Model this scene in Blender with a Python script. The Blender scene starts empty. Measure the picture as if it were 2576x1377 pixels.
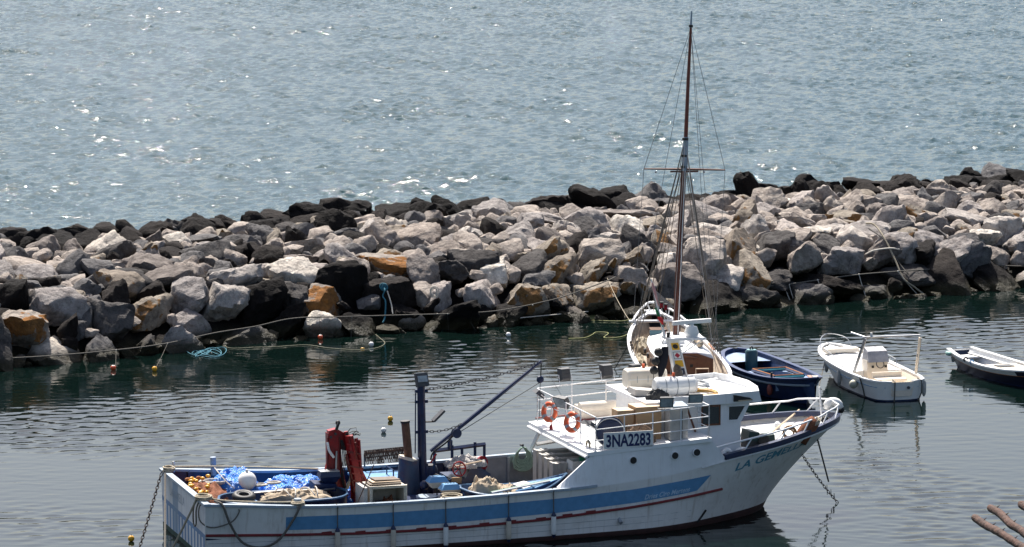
import bpy, math, random
import numpy as np
from mathutils import Vector, Matrix, noise
R = math.radians
random.seed(11)
rng = np.random.default_rng(11)
sc = bpy.context.scene
col = sc.collection

# ------------------------------------------------------------------ camera
# photograph measured in a 2576 x 1377 pixel frame
FPX, CX, CY, CAMH = 9000.0, 1288.0, 688.5, 23.557
TH = math.atan2(1188.5, FPX)
cam = bpy.data.objects.new('camera', bpy.data.cameras.new('camera'))
col.objects.link(cam)
cam.data.sensor_width = 36.0
cam.data.sensor_fit = 'HORIZONTAL'
cam.data.lens = 36.0 * FPX / 2576.0
cam.data.clip_start = 0.5
cam.data.clip_end = 60000.0
cam.location = (0, 0, CAMH)
cam.rotation_euler = (math.pi / 2 - TH, 0, 0)
sc.camera = cam

# ------------------------------------------------------------------ sky and sun
SUN_AZ, SUN_EL = -14.0, 57.0            # degrees: left of straight ahead, above the horizon
world = bpy.data.worlds.new('World')
sc.world = world
world.use_nodes = True
wn = world.node_tree
wn.nodes.clear()
wo = wn.nodes.new('ShaderNodeOutputWorld')
wb = wn.nodes.new('ShaderNodeBackground')
ws = wn.nodes.new('ShaderNodeTexSky')
ws.sky_type = 'NISHITA'
ws.sun_disc = False
ws.sun_elevation = R(SUN_EL)
ws.sun_rotation = R(SUN_AZ)
ws.altitude = 10
ws.air_density = 1.0
ws.dust_density = 3.6
ws.ozone_density = 1.0
wb.inputs['Strength'].default_value = 0.09
wn.links.new(ws.outputs['Color'], wb.inputs['Color'])
wn.links.new(wb.outputs['Background'], wo.inputs['Surface'])
sun = bpy.data.objects.new('sun', bpy.data.lights.new('sun', 'SUN'))
col.objects.link(sun)
sun.data.energy = 5.0
sun.data.angle = R(0.53)
sun.data.color = (1.0, 0.955, 0.89)
sd = Vector((math.sin(R(SUN_AZ)) * math.cos(R(SUN_EL)), math.cos(R(SUN_AZ)) * math.cos(R(SUN_EL)), math.sin(R(SUN_EL))))
sun.rotation_euler = (-sd).to_track_quat('-Z', 'Y').to_euler()
sun.location = (-60, 240, 380)
sc.view_settings.view_transform = 'Standard'
sc.view_settings.look = 'None'
sc.view_settings.exposure = 0.9
sc.view_settings.gamma = 1.0
sc.render.engine = 'CYCLES'
sc.cycles.use_denoising = True
sc.cycles.max_bounces = 6
sc.cycles.glossy_bounces = 3
sc.cycles.diffuse_bounces = 3
sc.cycles.caustics_reflective = False
sc.cycles.caustics_refractive = False
sc.cycles.sample_clamp_indirect = 4.0

# ------------------------------------------------------------------ pixel helpers
FW = np.array([0, math.cos(TH), -math.sin(TH)])
UP = np.array([0, math.sin(TH), math.cos(TH)])
CC = np.array([0.0, 0.0, CAMH])
def ray(u, v):
    return FW + np.array([1.0, 0, 0]) * (u - CX) / FPX - UP * (v - CY) / FPX
def P(u, v, z):
    d = ray(u, v)
    return CC + d * ((z - CAMH) / d[2])
class Frame:
    """a boat's own axes: x to the bow, y to port, z up"""
    def __init__(s, x, y, head):
        a = R(head)
        s.o = np.array([x, y, 0.0]); s.head = head
        s.X = np.array([math.cos(a), math.sin(a), 0]); s.Y = np.array([-math.sin(a), math.cos(a), 0])
        s.M = Matrix.Translation((x, y, 0)) @ Matrix.Rotation(a, 4, 'Z')
    def loc(s, p):
        d = np.asarray(p) - s.o
        return np.array([d @ s.X, d @ s.Y, d[2]])
    def z(s, u, v, z): return s.loc(P(u, v, z))
    def y(s, u, v, y):
        d = ray(u, v)
        return s.loc(CC + d * ((y - (CC - s.o) @ s.Y) / (d @ s.Y)))
    def x(s, u, v, x):
        d = ray(u, v)
        return s.loc(CC + d * ((x - (CC - s.o) @ s.X) / (d @ s.X)))
WORLD = Frame(0, 0, 0)

# ------------------------------------------------------------------ materials
MATS = {}
def nodes_of(name):
    m = bpy.data.materials.new(name)
    m.use_nodes = True
    nt = m.node_tree
    nt.nodes.clear()
    out = nt.nodes.new('ShaderNodeOutputMaterial')
    b = nt.nodes.new('ShaderNodeBsdfPrincipled')
    nt.links.new(b.outputs[0], out.inputs['Surface'])
    return m, nt, b
def nd(nt, typ, **kw):
    n = nt.nodes.new(typ)
    for k, v in kw.items():
        if k in n.inputs.keys():
            n.inputs[k].default_value = v
        else:
            setattr(n, k, v)
    return n
def mixc(nt, fac, a, b, mode='MIX'):
    n = nt.nodes.new('ShaderNodeMix')
    n.data_type = 'RGBA'; n.blend_type = mode
    for i, x in ((0, fac), (6, a), (7, b)):
        if hasattr(x, 'is_output'):
            nt.links.new(x, n.inputs[i])
        elif i == 0:
            n.inputs[0].default_value = x
        else:
            n.inputs[i].default_value = (*x[:3], 1)
    return n.outputs[2]
def ramp(nt, fac, stops):
    n = nt.nodes.new('ShaderNodeValToRGB')
    e = n.color_ramp.elements
    while len(e) < len(stops): e.new(0.5)
    for el, (p, c) in zip(e, stops):
        el.position = p
        el.color = (*c, 1) if len(c) == 3 else c
    nt.links.new(fac, n.inputs[0])
    return n.outputs[0]
def coord(nt, kind='Object', scale=(1, 1, 1)):
    t = nt.nodes.new('ShaderNodeTexCoord')
    m = nt.nodes.new('ShaderNodeMapping')
    m.inputs['Scale'].default_value = scale
    nt.links.new(t.outputs[kind], m.inputs[0])
    return m.outputs[0]
def noi(nt, vec, scale, detail=4, rough=0.55, dist=0.0):
    n = nd(nt, 'ShaderNodeTexNoise', Scale=scale, Detail=detail, Roughness=rough, Distortion=dist)
    nt.links.new(vec, n.inputs['Vector'])
    return n.outputs['Fac']
def bump(nt, b, h, strength, dist):
    n = nd(nt, 'ShaderNodeBump', Strength=strength, Distance=dist)
    nt.links.new(h, n.inputs['Height'])
    nt.links.new(n.outputs[0], b.inputs['Normal'])
def mat(name, c, rough=0.5, metal=0.0, var=0.12, scale=5.0, bmp=0.0, bscale=20.0, dirt=0.0, dirtc=(0.12, 0.08, 0.05), streak=0.0, spec=0.5):
    """painted / woven / worn surface: colour drift, grime patches and streaks, fine relief"""
    if name in MATS: return MATS[name]
    m, nt, b = nodes_of(name)
    v = coord(nt)
    f = noi(nt, v, scale, 5)
    lo = tuple(x * (1 - var) for x in c); hi = tuple(min(1, x * (1 + var)) for x in c)
    cc = ramp(nt, f, [(0.3, lo), (0.7, hi)])
    if dirt:
        g = noi(nt, v, scale * 0.7, 7, 0.7)
        gm = ramp(nt, g, [(0.52, (0, 0, 0)), (0.75, (dirt,) * 3)])
        cc = mixc(nt, gm, cc, dirtc)
    if streak:
        v2 = coord(nt, 'Object', (7, 7, 0.45))
        g = noi(nt, v2, 1.0, 5, 0.65)
        gm = ramp(nt, g, [(0.55, (0, 0, 0)), (0.78, (streak,) * 3)])
        cc = mixc(nt, gm, cc, dirtc)
    nt.links.new(cc, b.inputs['Base Color'])
    b.inputs['Roughness'].default_value = rough
    b.inputs['Metallic'].default_value = metal
    b.inputs['Specular IOR Level'].default_value = spec
    if bmp:
        h = noi(nt, v, bscale, 6, 0.6)
        bump(nt, b, h, 1.0, bmp)
    MATS[name] = m
    return m
WHITE = mat('white_paint', (0.74, 0.74, 0.74), 0.35, var=0.04, scale=2, dirt=0.25, dirtc=(0.42, 0.38, 0.33), streak=0.30)
HULLW = mat('weathered_hull_white', (0.72, 0.70, 0.67), 0.4, var=0.05, scale=2, dirt=0.35, dirtc=(0.36, 0.30, 0.23), streak=0.7)
WDECK = mat('white_deck', (0.78, 0.78, 0.77), 0.55, var=0.05, dirt=0.2, dirtc=(0.5, 0.46, 0.4))
PLAST = mat('white_plastic', (0.76, 0.75, 0.72), 0.3, var=0.03, dirt=0.12, dirtc=(0.45, 0.4, 0.34))
CREAM = mat('cream_gelcoat', (0.72, 0.64, 0.53), 0.35, var=0.05)
NAVY = mat('navy_paint', (0.006, 0.016, 0.058), 0.35, var=0.3, dirt=0.25, dirtc=(0.025, 0.03, 0.04))
BLUE = mat('mid_blue_paint', (0.105, 0.265, 0.46), 0.4, var=0.1, dirt=0.12, dirtc=(0.2, 0.25, 0.3))
LBLUE = mat('light_blue_paint', (0.12, 0.28, 0.48), 0.4, var=0.12, dirt=0.25, dirtc=(0.35, 0.32, 0.28))
SLATE = mat('blue_grey_paint', (0.30, 0.36, 0.42), 0.4, var=0.1, dirt=0.25, dirtc=(0.2, 0.17, 0.14))
GREY = mat('grey_paint', (0.25, 0.27, 0.29), 0.5, var=0.12, dirt=0.3, dirtc=(0.1, 0.08, 0.07))
DGREY = mat('dark_grey', (0.045, 0.045, 0.048), 0.5, var=0.2)
BLACK = mat('black_rubber', (0.012, 0.012, 0.012), 0.6, var=0.3)
RED = mat('red_crane_paint', (0.26, 0.007, 0.010), 0.32, var=0.3, dirt=0.5, dirtc=(0.1, 0.02, 0.015))
MAROON = mat('maroon_paint', (0.16, 0.012, 0.016), 0.45, var=0.2)
ORANGE = mat('orange_buoy', (0.75, 0.13, 0.045), 0.4, var=0.08, scale=3)
YELLOW = mat('yellow_float', (0.70, 0.36, 0.02), 0.4, var=0.12)
RUST = mat('rusty_steel', (0.10, 0.05, 0.028), 0.85, var=0.4, bmp=0.01)
STEEL = mat('galvanised_steel', (0.42, 0.43, 0.44), 0.35, metal=0.7, var=0.1)
ROPE = mat('hemp_rope', (0.34, 0.29, 0.21), 0.9, var=0.2, scale=20, bmp=0.004, bscale=60)
DROPE = mat('wet_dark_rope', (0.11, 0.10, 0.085), 0.9, var=0.25, scale=20, bmp=0.004, bscale=60)
WROPE = mat('pale_rope', (0.52, 0.48, 0.42), 0.9, var=0.15, scale=20)
TROPE = mat('turquoise_rope', (0.03, 0.15, 0.20), 0.8, var=0.15, scale=10)
GROPE = mat('pale_green_rope', (0.30, 0.42, 0.33), 0.8, var=0.12, scale=10)
YROPE = mat('yellow_green_rope', (0.24, 0.24, 0.09), 0.8, var=0.25, scale=6)
OROPE = mat('orange_rope', (0.36, 0.14, 0.05), 0.85, var=0.2, scale=10)
CANVAS = mat('cream_canvas', (0.38, 0.30, 0.21), 0.85, var=0.12, bmp=0.02, bscale=9, dirt=0.3, dirtc=(0.25, 0.18, 0.11))
CARD = mat('cardboard', (0.44, 0.28, 0.15), 0.85, var=0.08)
CARDTOP = mat('pale_cardboard', (0.55, 0.42, 0.29), 0.85, var=0.06)
WOOD = mat('varnished_wood', (0.13, 0.042, 0.018), 0.3, var=0.25, scale=8)
DECKWOOD = mat('deck_planking', (0.13, 0.10, 0.075), 0.75, var=0.25, scale=7, dirt=0.3)
GLASS = mat('window_glass', (0.012, 0.016, 0.018), 0.06, var=0.2, spec=0.8)
GREENP = mat('green_plastic', (0.02, 0.22, 0.11), 0.4, var=0.1)
DGREEN = mat('dark_green_antifouling', (0.008, 0.045, 0.035), 0.7, var=0.35, scale=3)
ANTIF = mat('brown_antifouling', (0.045, 0.018, 0.016), 0.7, var=0.35, scale=3)
REDL = mat('red_lens', (0.25, 0.006, 0.014), 0.2, var=0.1)
GREENL = mat('green_flag_cloth', (0.02, 0.2, 0.07), 0.8, var=0.1)
FLAGY = mat('flag_yellow', (0.72, 0.40, 0.02), 0.5, var=0.05)
NETB = mat('brown_net', (0.20, 0.07, 0.032), 0.95, var=0.35, scale=30, bmp=0.03, bscale=35)
NETG = mat('pale_net', (0.42, 0.39, 0.36), 0.95, var=0.35, scale=30, bmp=0.03, bscale=35)
GREYBIN = mat('worn_grey_bin', (0.42, 0.40, 0.37), 0.6, var=0.12, dirt=0.4, dirtc=(0.14, 0.12, 0.1), streak=0.4)
BEIGEBIN = mat('worn_beige_bin', (0.55, 0.49, 0.40), 0.6, var=0.1, dirt=0.35, dirtc=(0.2, 0.15, 0.1))

# blue tarpaulin: glossy, creased
def tarp_mat():
    m, nt, b = nodes_of('blue_tarpaulin')
    v = coord(nt)
    f = noi(nt, v, 3, 4)
    nt.links.new(ramp(nt, f, [(0.3, (0.015, 0.15, 0.60)), (0.7, (0.05, 0.30, 0.85))]), b.inputs['Base Color'])
    b.inputs['Roughness'].default_value = 0.25
    h = noi(nt, v, 7, 6, 0.65, 1.2)
    bump(nt, b, h, 1.0, 0.09)
    return m
TARP = tarp_mat()

# ------------------------------------------------------------------ mesh builder
def V3(p): return Vector((float(p[0]), float(p[1]), float(p[2])))
class MB:
    def __init__(s): s.v = []; s.f = []
    def add(s, vs, fs):
        o = len(s.v)
        s.v += [tuple(map(float, v)) for v in vs]
        s.f += [tuple(i + o for i in f) for f in fs]
        return s
    def box(s, c, d, rot=(0, 0, 0), taper=1.0, tapery=None):
        m = Matrix.Rotation(rot[2], 3, 'Z') @ Matrix.Rotation(rot[1], 3, 'Y') @ Matrix.Rotation(rot[0], 3, 'X')
        ty = taper if tapery is None else tapery
        vs = []
        for z in (-.5, .5):
            k = 1 if z < 0 else taper; k2 = 1 if z < 0 else ty
            for x, y in ((-.5, -.5), (.5, -.5), (.5, .5), (-.5, .5)):
                vs.append(V3(c) + m @ Vector((x * d[0] * k, y * d[1] * k2, z * d[2])))
        return s.add(vs, [(3, 2, 1, 0), (4, 5, 6, 7), (0, 1, 5, 4), (1, 2, 6, 5), (2, 3, 7, 6), (3, 0, 4, 7)])
    def bbox(s, a, b):
        return s.box([(a[i] + b[i]) / 2 for i in range(3)], [abs(b[i] - a[i]) for i in range(3)])
    def tube(s, pts, r, n=6, closed=False, cap=True, flat=1.0):
        pts = [V3(p) for p in pts]
        N = len(pts)
        rs = r if hasattr(r, '__len__') else [r] * N
        t0 = (pts[1] - pts[0]).normalized()
        up = Vector((0, 0, 1)) if abs(t0.z) < 0.9 else Vector((1, 0, 0))
        nrm = (up - t0 * up.dot(t0)).normalized()
        rings = []
        for i in range(N):
            if closed: t = (pts[(i + 1) % N] - pts[i - 1])
            else: t = pts[min(i + 1, N - 1)] - pts[max(i - 1, 0)]
            if t.length < 1e-9: t = t0
            t.normalize()
            nrm = nrm - t * nrm.dot(t)
            if nrm.length < 1e-6: nrm = t.orthogonal()
            nrm.normalize()
            bn = t.cross(nrm)
            rings.append([pts[i] + (nrm * math.cos(a) * flat + bn * math.sin(a)) * rs[i] for a in [2 * math.pi * k / n for k in range(n)]])
        vs = [p for g in rings for p in g]
        fs = []
        for i in range(N if closed else N - 1):
            j = (i + 1) % N
            for k in range(n):
                l = (k + 1) % n
                fs.append((i * n + k, i * n + l, j * n + l, j * n + k))
        if cap and not closed:
            fs.append(tuple(range(n - 1, -1, -1)))
            fs.append(tuple((N - 1) * n + k for k in range(n)))
        return s.add(vs, fs)
    def cyl(s, p0, p1, r0, r1=None, n=12):
        return s.tube([p0, p1], [r0, r0 if r1 is None else r1], n)
    def lathe(s, prof, c=(0, 0, 0), ax=(0, 0, 1), n=16):
        """prof: list of (radius, height along ax)"""
        q = V3(ax).to_track_quat('Z', 'Y').to_matrix()
        vs, fs = [], []
        for r, h in prof:
            for k in range(n):
                a = 2 * math.pi * k / n
                vs.append(V3(c) + q @ Vector((r * math.cos(a), r * math.sin(a), h)))
        for i in range(len(prof) - 1):
            for k in range(n):
                l = (k + 1) % n
                fs.append((i * n + k, i * n + l, (i + 1) * n + l, (i + 1) * n + k))
        fs.append(tuple(range(n - 1, -1, -1)))
        fs.append(tuple((len(prof) - 1) * n + k for k in range(n)))
        return s.add(vs, fs)
    def sphere(s, c, r, n=14, sc=(1, 1, 1)):
        vs, fs = [], []
        m = max(6, n // 2)
        for i in range(m + 1):
            th = math.pi * (i + 0.02 if i == 0 else i - 0.02 if i == m else i) / m
            for k in range(n):
                a = 2 * math.pi * k / n
                vs.append((c[0] + r * sc[0] * math.sin(th) * math.cos(a), c[1] + r * sc[1] * math.sin(th) * math.sin(a), c[2] + r * sc[2] * math.cos(th)))
        for i in range(m):
            for k in range(n):
                l = (k + 1) % n
                fs.append((i * n + k, (i + 1) * n + k, (i + 1) * n + l, i * n + l))
        return s.add(vs, fs)
    def torus(s, c, Rr, r, ax=(0, 0, 1), n=24, m=8, flat=1.0):
        q = V3(ax).to_track_quat('Z', 'Y').to_matrix()
        pts = [V3(c) + q @ Vector((Rr * math.cos(2 * math.pi * k / n), Rr * math.sin(2 * math.pi * k / n), 0)) for k in range(n)]
        return s.tube(pts, r, m, closed=True)
    def extr(s, poly, vec):
        """closed polygon (3-D points) pushed along vec"""
        n = len(poly)
        a = [V3(p) for p in poly]; b = [p + V3(vec) for p in a]
        fs = [tuple(range(n - 1, -1, -1)), tuple(range(n, 2 * n))]
        fs += [(i, (i + 1) % n, n + (i + 1) % n, n + i) for i in range(n)]
        return s.add(a + b, fs)
    def grid(s, rows):
        n = len(rows[0])
        vs = [p for r in rows for p in r]
        fs = [(i * n + k, i * n + k + 1, (i + 1) * n + k + 1, (i + 1) * n + k) for i in range(len(rows) - 1) for k in range(n - 1)]
        return s.add(vs, fs)
    def build(s, name, m, parent=None, smooth=False, fr=None, base=(0, 0, 0)):
        if parent is not None and parent.name in BASE: base = BASE[parent.name]
        me = bpy.data.meshes.new(name)
        me.from_pydata([(v[0] - base[0], v[1] - base[1], v[2] - base[2]) for v in s.v], [], s.f)
        me.materials.append(m)
        if smooth is not False:
            me.shade_smooth()
            if smooth is not True:
                me.set_sharp_from_angle(angle=R(smooth))
        o = bpy.data.objects.new(name, me)
        col.objects.link(o)
        if parent is not None:
            o.parent = parent
            BASE[o.name] = base
        elif fr is not None:
            o.matrix_world = fr.M @ Matrix.Translation(V3(base))
            BASE[o.name] = base
        return o
BASE = {}
def tag(o, label, cat, group=None):
    o['label'] = label; o['category'] = cat
    if group: o['group'] = group
    return o
def thing(name, label, cat, fr, base, group=None):
    o = bpy.data.objects.new(name, None)
    o.empty_display_size = 0.2
    col.objects.link(o)
    o.matrix_world = fr.M @ Matrix.Translation(V3(base))
    BASE[o.name] = tuple(base)
    return tag(o, label, cat, group)
def one(name, mb, m, label, cat, fr, base, group=None, smooth=False):
    return tag(mb.build(name, m, None, smooth, fr, base), label, cat, group)
def sag(a, b, n=10, drop=0.1):
    a, b = V3(a), V3(b)
    return [a.lerp(b, i / n) - Vector((0, 0, drop * 4 * (i / n) * (1 - i / n))) for i in range(n + 1)]
def crv(cp, n):
    """smooth curve through control points"""
    cp = np.asarray(cp, float); k = len(cp)
    u = np.linspace(0, k - 1, n); i = np.clip(u.astype(int), 0, k - 2); t = (u - i)[:, None]
    p = np.vstack([2 * cp[0] - cp[1], cp, 2 * cp[-1] - cp[-2]])
    p0, p1, p2, p3 = p[i], p[i + 1], p[i + 2], p[i + 3]
    return 0.5 * (2 * p1 + (p2 - p0) * t + (2 * p0 - 5 * p1 + 4 * p2 - p3) * t ** 2 + (3 * p1 - p0 - 3 * p2 + p3) * t ** 3)
def coil(c, r, turns, ax=(0, 0, 1), sq=1.0, jit=0.12, rise=0.015, seed=0):
    rr = random.Random(seed)
    q = V3(ax).to_track_quat('Z', 'Y').to_matrix()
    pts = []
    n = int(turns * 14)
    for i in range(n):
        a = 2 * math.pi * i / 14
        k = r * (1 + jit * math.sin(a * 0.37 + seed) + rr.uniform(-.02, .02) + 0.25 * jit * math.sin(2.3 * a))
        pts.append(V3(c) + q @ Vector((k * math.cos(a), k * sq * math.sin(a), rise * i / 14 + rr.uniform(0, .01))))
    return pts
def text_mesh(txt, size, shear=0.0, bold=0.0):
    cu = bpy.data.curves.new('lettering', 'FONT')
    cu.body = txt; cu.size = size; cu.shear = shear; cu.offset = bold
    cu.resolution_u = 3
    o = bpy.data.objects.new('lettering', cu)
    col.objects.link(o)
    dg = bpy.context.evaluated_depsgraph_get()
    me = bpy.data.meshes.new_from_object(o.evaluated_get(dg))
    vs = [tuple(v.co) for v in me.vertices]; fs = [tuple(p.vertices) for p in me.polygons]
    bpy.data.objects.remove(o); bpy.data.meshes.remove(me); bpy.data.curves.remove(cu)
    return vs, fs

# ================================================================== WATER
def water_mat(name, body, rough, layers):
    m, nt, b = nodes_of(name)
    b.inputs['Base Color'].default_value = (*body, 1)
    b.inputs['Roughness'].default_value = rough
    b.inputs['IOR'].default_value = 1.333
    b.inputs['Specular IOR Level'].default_value = 0.5
    g = nt.nodes.new('ShaderNodeNewGeometry')
    prev = None
    for sx, sy, scale, dist, det in layers:
        mp = nd(nt, 'ShaderNodeMapping', Scale=(sx, sy, 1))
        nt.links.new(g.outputs['Position'], mp.inputs[0])
        h = noi(nt, mp.outputs[0], scale, det, 0.5, 0.4)
        n = nd(nt, 'ShaderNodeBump', Strength=1.0, Distance=dist)
        nt.links.new(h, n.inputs['Height'])
        if prev is not None: nt.links.new(prev, n.inputs['Normal'])
        prev = n.outputs[0]
    nt.links.new(prev, b.inputs['Normal'])
    return m
SEA = water_mat('sea_water', (0.006, 0.040, 0.050), 0.05, [(0.8, 1.0, 2.4, 0.07, 3), (1, 1, 8.0, 0.028, 2)])
HARB = water_mat('harbour_water', (0.002, 0.0065, 0.0054), 0.03, [(0.30, 1.0, 1.5, 0.013, 2), (0.6, 1.0, 5.0, 0.002, 2)])

WLX = np.array([-60, -21.5, -16.8, -11.4, -6.9, 0, 6.4, 11.5, 17.3, 25.1, 80])
WLY = np.array([128, 148.3, 151.2, 156.0, 157.9, 160.9, 163.4, 166.8, 169.4, 173.7, 203])
def yw(x): return np.interp(x, WLX, WLY)          # harbour-side waterline of the breakwater
PHI = math.atan(0.545); CP = math.cos(PHI)
def height_field(name, xs, ys_fn, comps, m, chop=0.6, gust=0.0):
    X = np.repeat(xs[:, None], len(ys_fn(xs[0])), 1)
    Y = np.array([ys_fn(x) for x in xs])
    Z = np.zeros_like(X); DX = np.zeros_like(X); DY = np.zeros_like(X)
    for a, k, th, ph in comps:
        q = k * (math.cos(th) * X + math.sin(th) * Y) + ph
        s = np.sin(q)
        Z += a * np.cos(q); DX -= chop * a * math.cos(th) * s; DY -= chop * a * math.sin(th) * s
    if gust:
        g = np.zeros_like(X)
        r2 = np.random.default_rng(21)
        for i in range(26):
            lam = 7 * 6 ** r2.random(); th = r2.random() * 6.283; q = 6.283 / lam * (math.cos(th) * X + 0.8 * math.sin(th) * Y) + r2.random() * 6.28
            g += np.cos(q)
        g = 1 - gust + gust * 1.6 * np.clip(g / 3.6 + 0.35, 0.0, 1.6) ** 1.5
        Z *= g; DX *= g; DY *= g
    nx, ny = X.shape
    co = np.stack([X + DX, Y + DY, Z], -1).reshape(-1, 3).astype(np.float32)
    idx = np.arange(nx * ny).reshape(nx, ny)
    quads = np.stack([idx[:-1, :-1], idx[1:, :-1], idx[1:, 1:], idx[:-1, 1:]], -1).reshape(-1, 4).astype(np.int32)
    me = bpy.data.meshes.new(name)
    me.vertices.add(len(co)); me.vertices.foreach_set('co', co.ravel())
    me.loops.add(quads.size); me.loops.foreach_set('vertex_index', quads.ravel())
    me.polygons.add(len(quads))
    me.polygons.foreach_set('loop_start', np.arange(0, quads.size, 4, dtype=np.int32))
    me.polygons.foreach_set('loop_total', np.full(len(quads), 4, np.int32))
    me.update(calc_edges=True)
    me.shade_smooth()
    me.materials.append(m)
    o = bpy.data.objects.new(name, me); col.objects.link(o)
    o['kind'] = 'structure'
    return o
def waves(n, l0, l1, steep, mean_dir, spread, seed):
    g = np.random.default_rng(seed)
    out = []
    for i in range(n):
        lam = l0 * (l1 / l0) ** g.random()
        out.append((steep * lam, 2 * math.pi / lam, mean_dir + g.normal() * spread, g.random() * 6.283))
    return out
SEAW = waves(100, 0.5, 2.1, 0.0063, R(-95), R(48), 3)
height_field('sea', np.arange(-64, 62, 0.21), lambda x: yw(x) + 9.0 + np.arange(0, 330, 0.31), SEAW, SEA, 0.9, 0.12)
HW = waves(44, 0.34, 1.25, 0.0011, R(-84), R(34), 5)
height_field('harbour_water', np.arange(-33, 38, 0.13), lambda x: np.linspace(94, yw(x) + 8.6, 620), HW, HARB, 0.3, 0.65)
deep = MB().grid([[(-30000, -6000, -0.9), (30000, -6000, -0.9)], [(-30000, 45000, -0.9), (30000, 45000, -0.9)]]).build('open_sea', SEA)
deep['kind'] = 'structure'

# ================================================================== BREAKWATER
def rock_mat(name, stops, lichen=None, wet=True):
    m, nt, b = nodes_of(name)
    v = coord(nt)
    oi = nt.nodes.new('ShaderNodeObjectInfo')
    c1 = ramp(nt, oi.outputs['Random'], stops)
    n1 = noi(nt, v, 2.2, 9, 0.68, 0.3)
    dk = ramp(nt, n1, [(0.30, (0.30, 0.28, 0.27)), (0.46, (0.92, 0.89, 0.87)), (0.68, (1.45, 1.42, 1.36))])
    cc = mixc(nt, 1.0, c1, dk, 'MULTIPLY')
    n2 = noi(nt, v, 9.0, 6, 0.7)
    sp = ramp(nt, n2, [(0.52, (0, 0, 0)), (0.70, (0.55,) * 3)])
    cc = mixc(nt, sp, cc, tuple(x * 0.45 for x in stops[0][1]))
    if lichen:
        g = nt.nodes.new('ShaderNodeNewGeometry')
        dot = nd(nt, 'ShaderNodeVectorMath', operation='DOT_PRODUCT')
        dot.inputs[1].default_value = (0.1, -0.95, 0.30)
        nt.links.new(g.outputs['Normal'], dot.inputs[0])
        md = nd(nt, 'ShaderNodeMath', operation='MULTIPLY_ADD')
        n3 = noi(nt, v, 1.7, 6, 0.65)
        nt.links.new(n3, md.inputs[0]); md.inputs[1].default_value = 1.1
        nt.links.new(dot.outputs['Value'], md.inputs[2])
        hf = nd(nt, 'ShaderNodeMath', operation='MULTIPLY'); hf.inputs[1].default_value = 0.5
        nt.links.new(md.outputs[0], hf.inputs[0])
        mk = ramp(nt, hf.outputs[0], [(lichen[1], (0, 0, 0)), (lichen[1] + 0.05, (0.9,) * 3)])
        lc = ramp(nt, noi(nt, v, 6, 6, 0.7), [(0.35, tuple(x * 0.5 for x in lichen[0])), (0.6, lichen[0])])
        cc = mixc(nt, mk, cc, lc)
    if wet:
        g2 = nt.nodes.new('ShaderNodeNewGeometry')
        sx = nt.nodes.new('ShaderNodeSeparateXYZ')
        nt.links.new(g2.outputs['Position'], sx.inputs[0])
        ad = nd(nt, 'ShaderNodeMath', operation='MULTIPLY_ADD')
        nt.links.new(n1, ad.inputs[0]); ad.inputs[1].default_value = -0.5
        nt.links.new(sx.outputs['Z'], ad.inputs[2])
        wm = ramp(nt, ad.outputs[0], [(0.06, (0.9,) * 3), (0.42, (0, 0, 0))])
        cc = mixc(nt, wm, cc, (0.030, 0.026, 0.012))
        rr = ramp(nt, wm, [(0.0, (0.9,) * 3), (1.0, (0.35,) * 3)])
        nt.links.new(rr, b.inputs['Roughness'])
    nt.links.new(cc, b.inputs['Base Color'])
    b.inputs['Specular IOR Level'].default_value = 0.15
    h = noi(nt, v, 3.5, 10, 0.7)
    bump(nt, b, h, 1.0, 0.22)
    return m
LIME = rock_mat('pale_limestone', [(0.0, (0.17, 0.15, 0.138)), (0.25, (0.38, 0.345, 0.325)), (0.5, (0.26, 0.243, 0.237)), (0.7, (0.48, 0.445, 0.41)), (0.85, (0.30, 0.26, 0.23)), (1.0, (0.72, 0.68, 0.61))])
GSTONE = rock_mat('grey_stone', [(0.0, (0.055, 0.052, 0.052)), (0.5, (0.085, 0.08, 0.078)), (1.0, (0.15, 0.148, 0.152))])
LAVA = rock_mat('black_lava_stone', [(0.0, (0.007, 0.006, 0.006)), (0.7, (0.014, 0.012, 0.0115)), (1.0, (0.026, 0.021, 0.019))])
LICH = rock_mat('orange_stained_stone', [(0.0, (0.24, 0.21, 0.185)), (1.0, (0.32, 0.29, 0.26))], lichen=((0.32, 0.13, 0.025), 0.53))
OCHRE = rock_mat('ochre_stained_stone', [(0.0, (0.21, 0.18, 0.15)), (1.0, (0.28, 0.25, 0.21))], lichen=((0.26, 0.125, 0.035), 0.66))

def rock_mesh(i, sub=4):
    g = np.random.default_rng(100 + i)
    import bmesh
    bm = bmesh.new()
    bmesh.ops.create_icosphere(bm, subdivisions=sub, radius=1.0)
    nplanes = g.integers(8, 13)
    N = g.normal(size=(nplanes, 3)); N /= np.linalg.norm(N, axis=1)[:, None]
    N = np.vstack([N, [[0, 0, 1], [0, 0, -1]]])
    D = np.concatenate([g.uniform(0.55, 1.0, nplanes), [g.uniform(.6, .85), 0.8]])
    for v in bm.verts:
        d = np.array(v.co)
        c = N @ d
        rr = D / np.maximum(c, 1e-3)
        r = (np.sum(np.clip(1 / rr, 0, 50) ** 26)) ** (-1 / 26)
        p = Vector(d * min(r, 1.35))
        q = p * 1.6 + Vector((i * 7.1, 0, 0))
        k = 1 + 0.12 * noise.noise(q) + 0.09 * noise.noise(q * 2.3) + 0.06 * noise.noise(q * 5.1) + 0.03 * noise.noise(q * 11)
        v.co = p * k
    me = bpy.data.meshes.new('boulder')
    bm.to_mesh(me); bm.free()
    me.shade_smooth()
    me.set_sharp_from_angle(angle=R(38))
    me.materials.append(LIME)
    return me
ROCKS = [rock_mesh(i) for i in range(22)]
RLOW = [rock_mesh(50 + i, 3) for i in range(8)]
PD = [-4, -1.5, 0, 0.9, 2.0, 3.6, 7.5, 12, 14.8, 16.6, 18.4, 21, 24]
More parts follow.
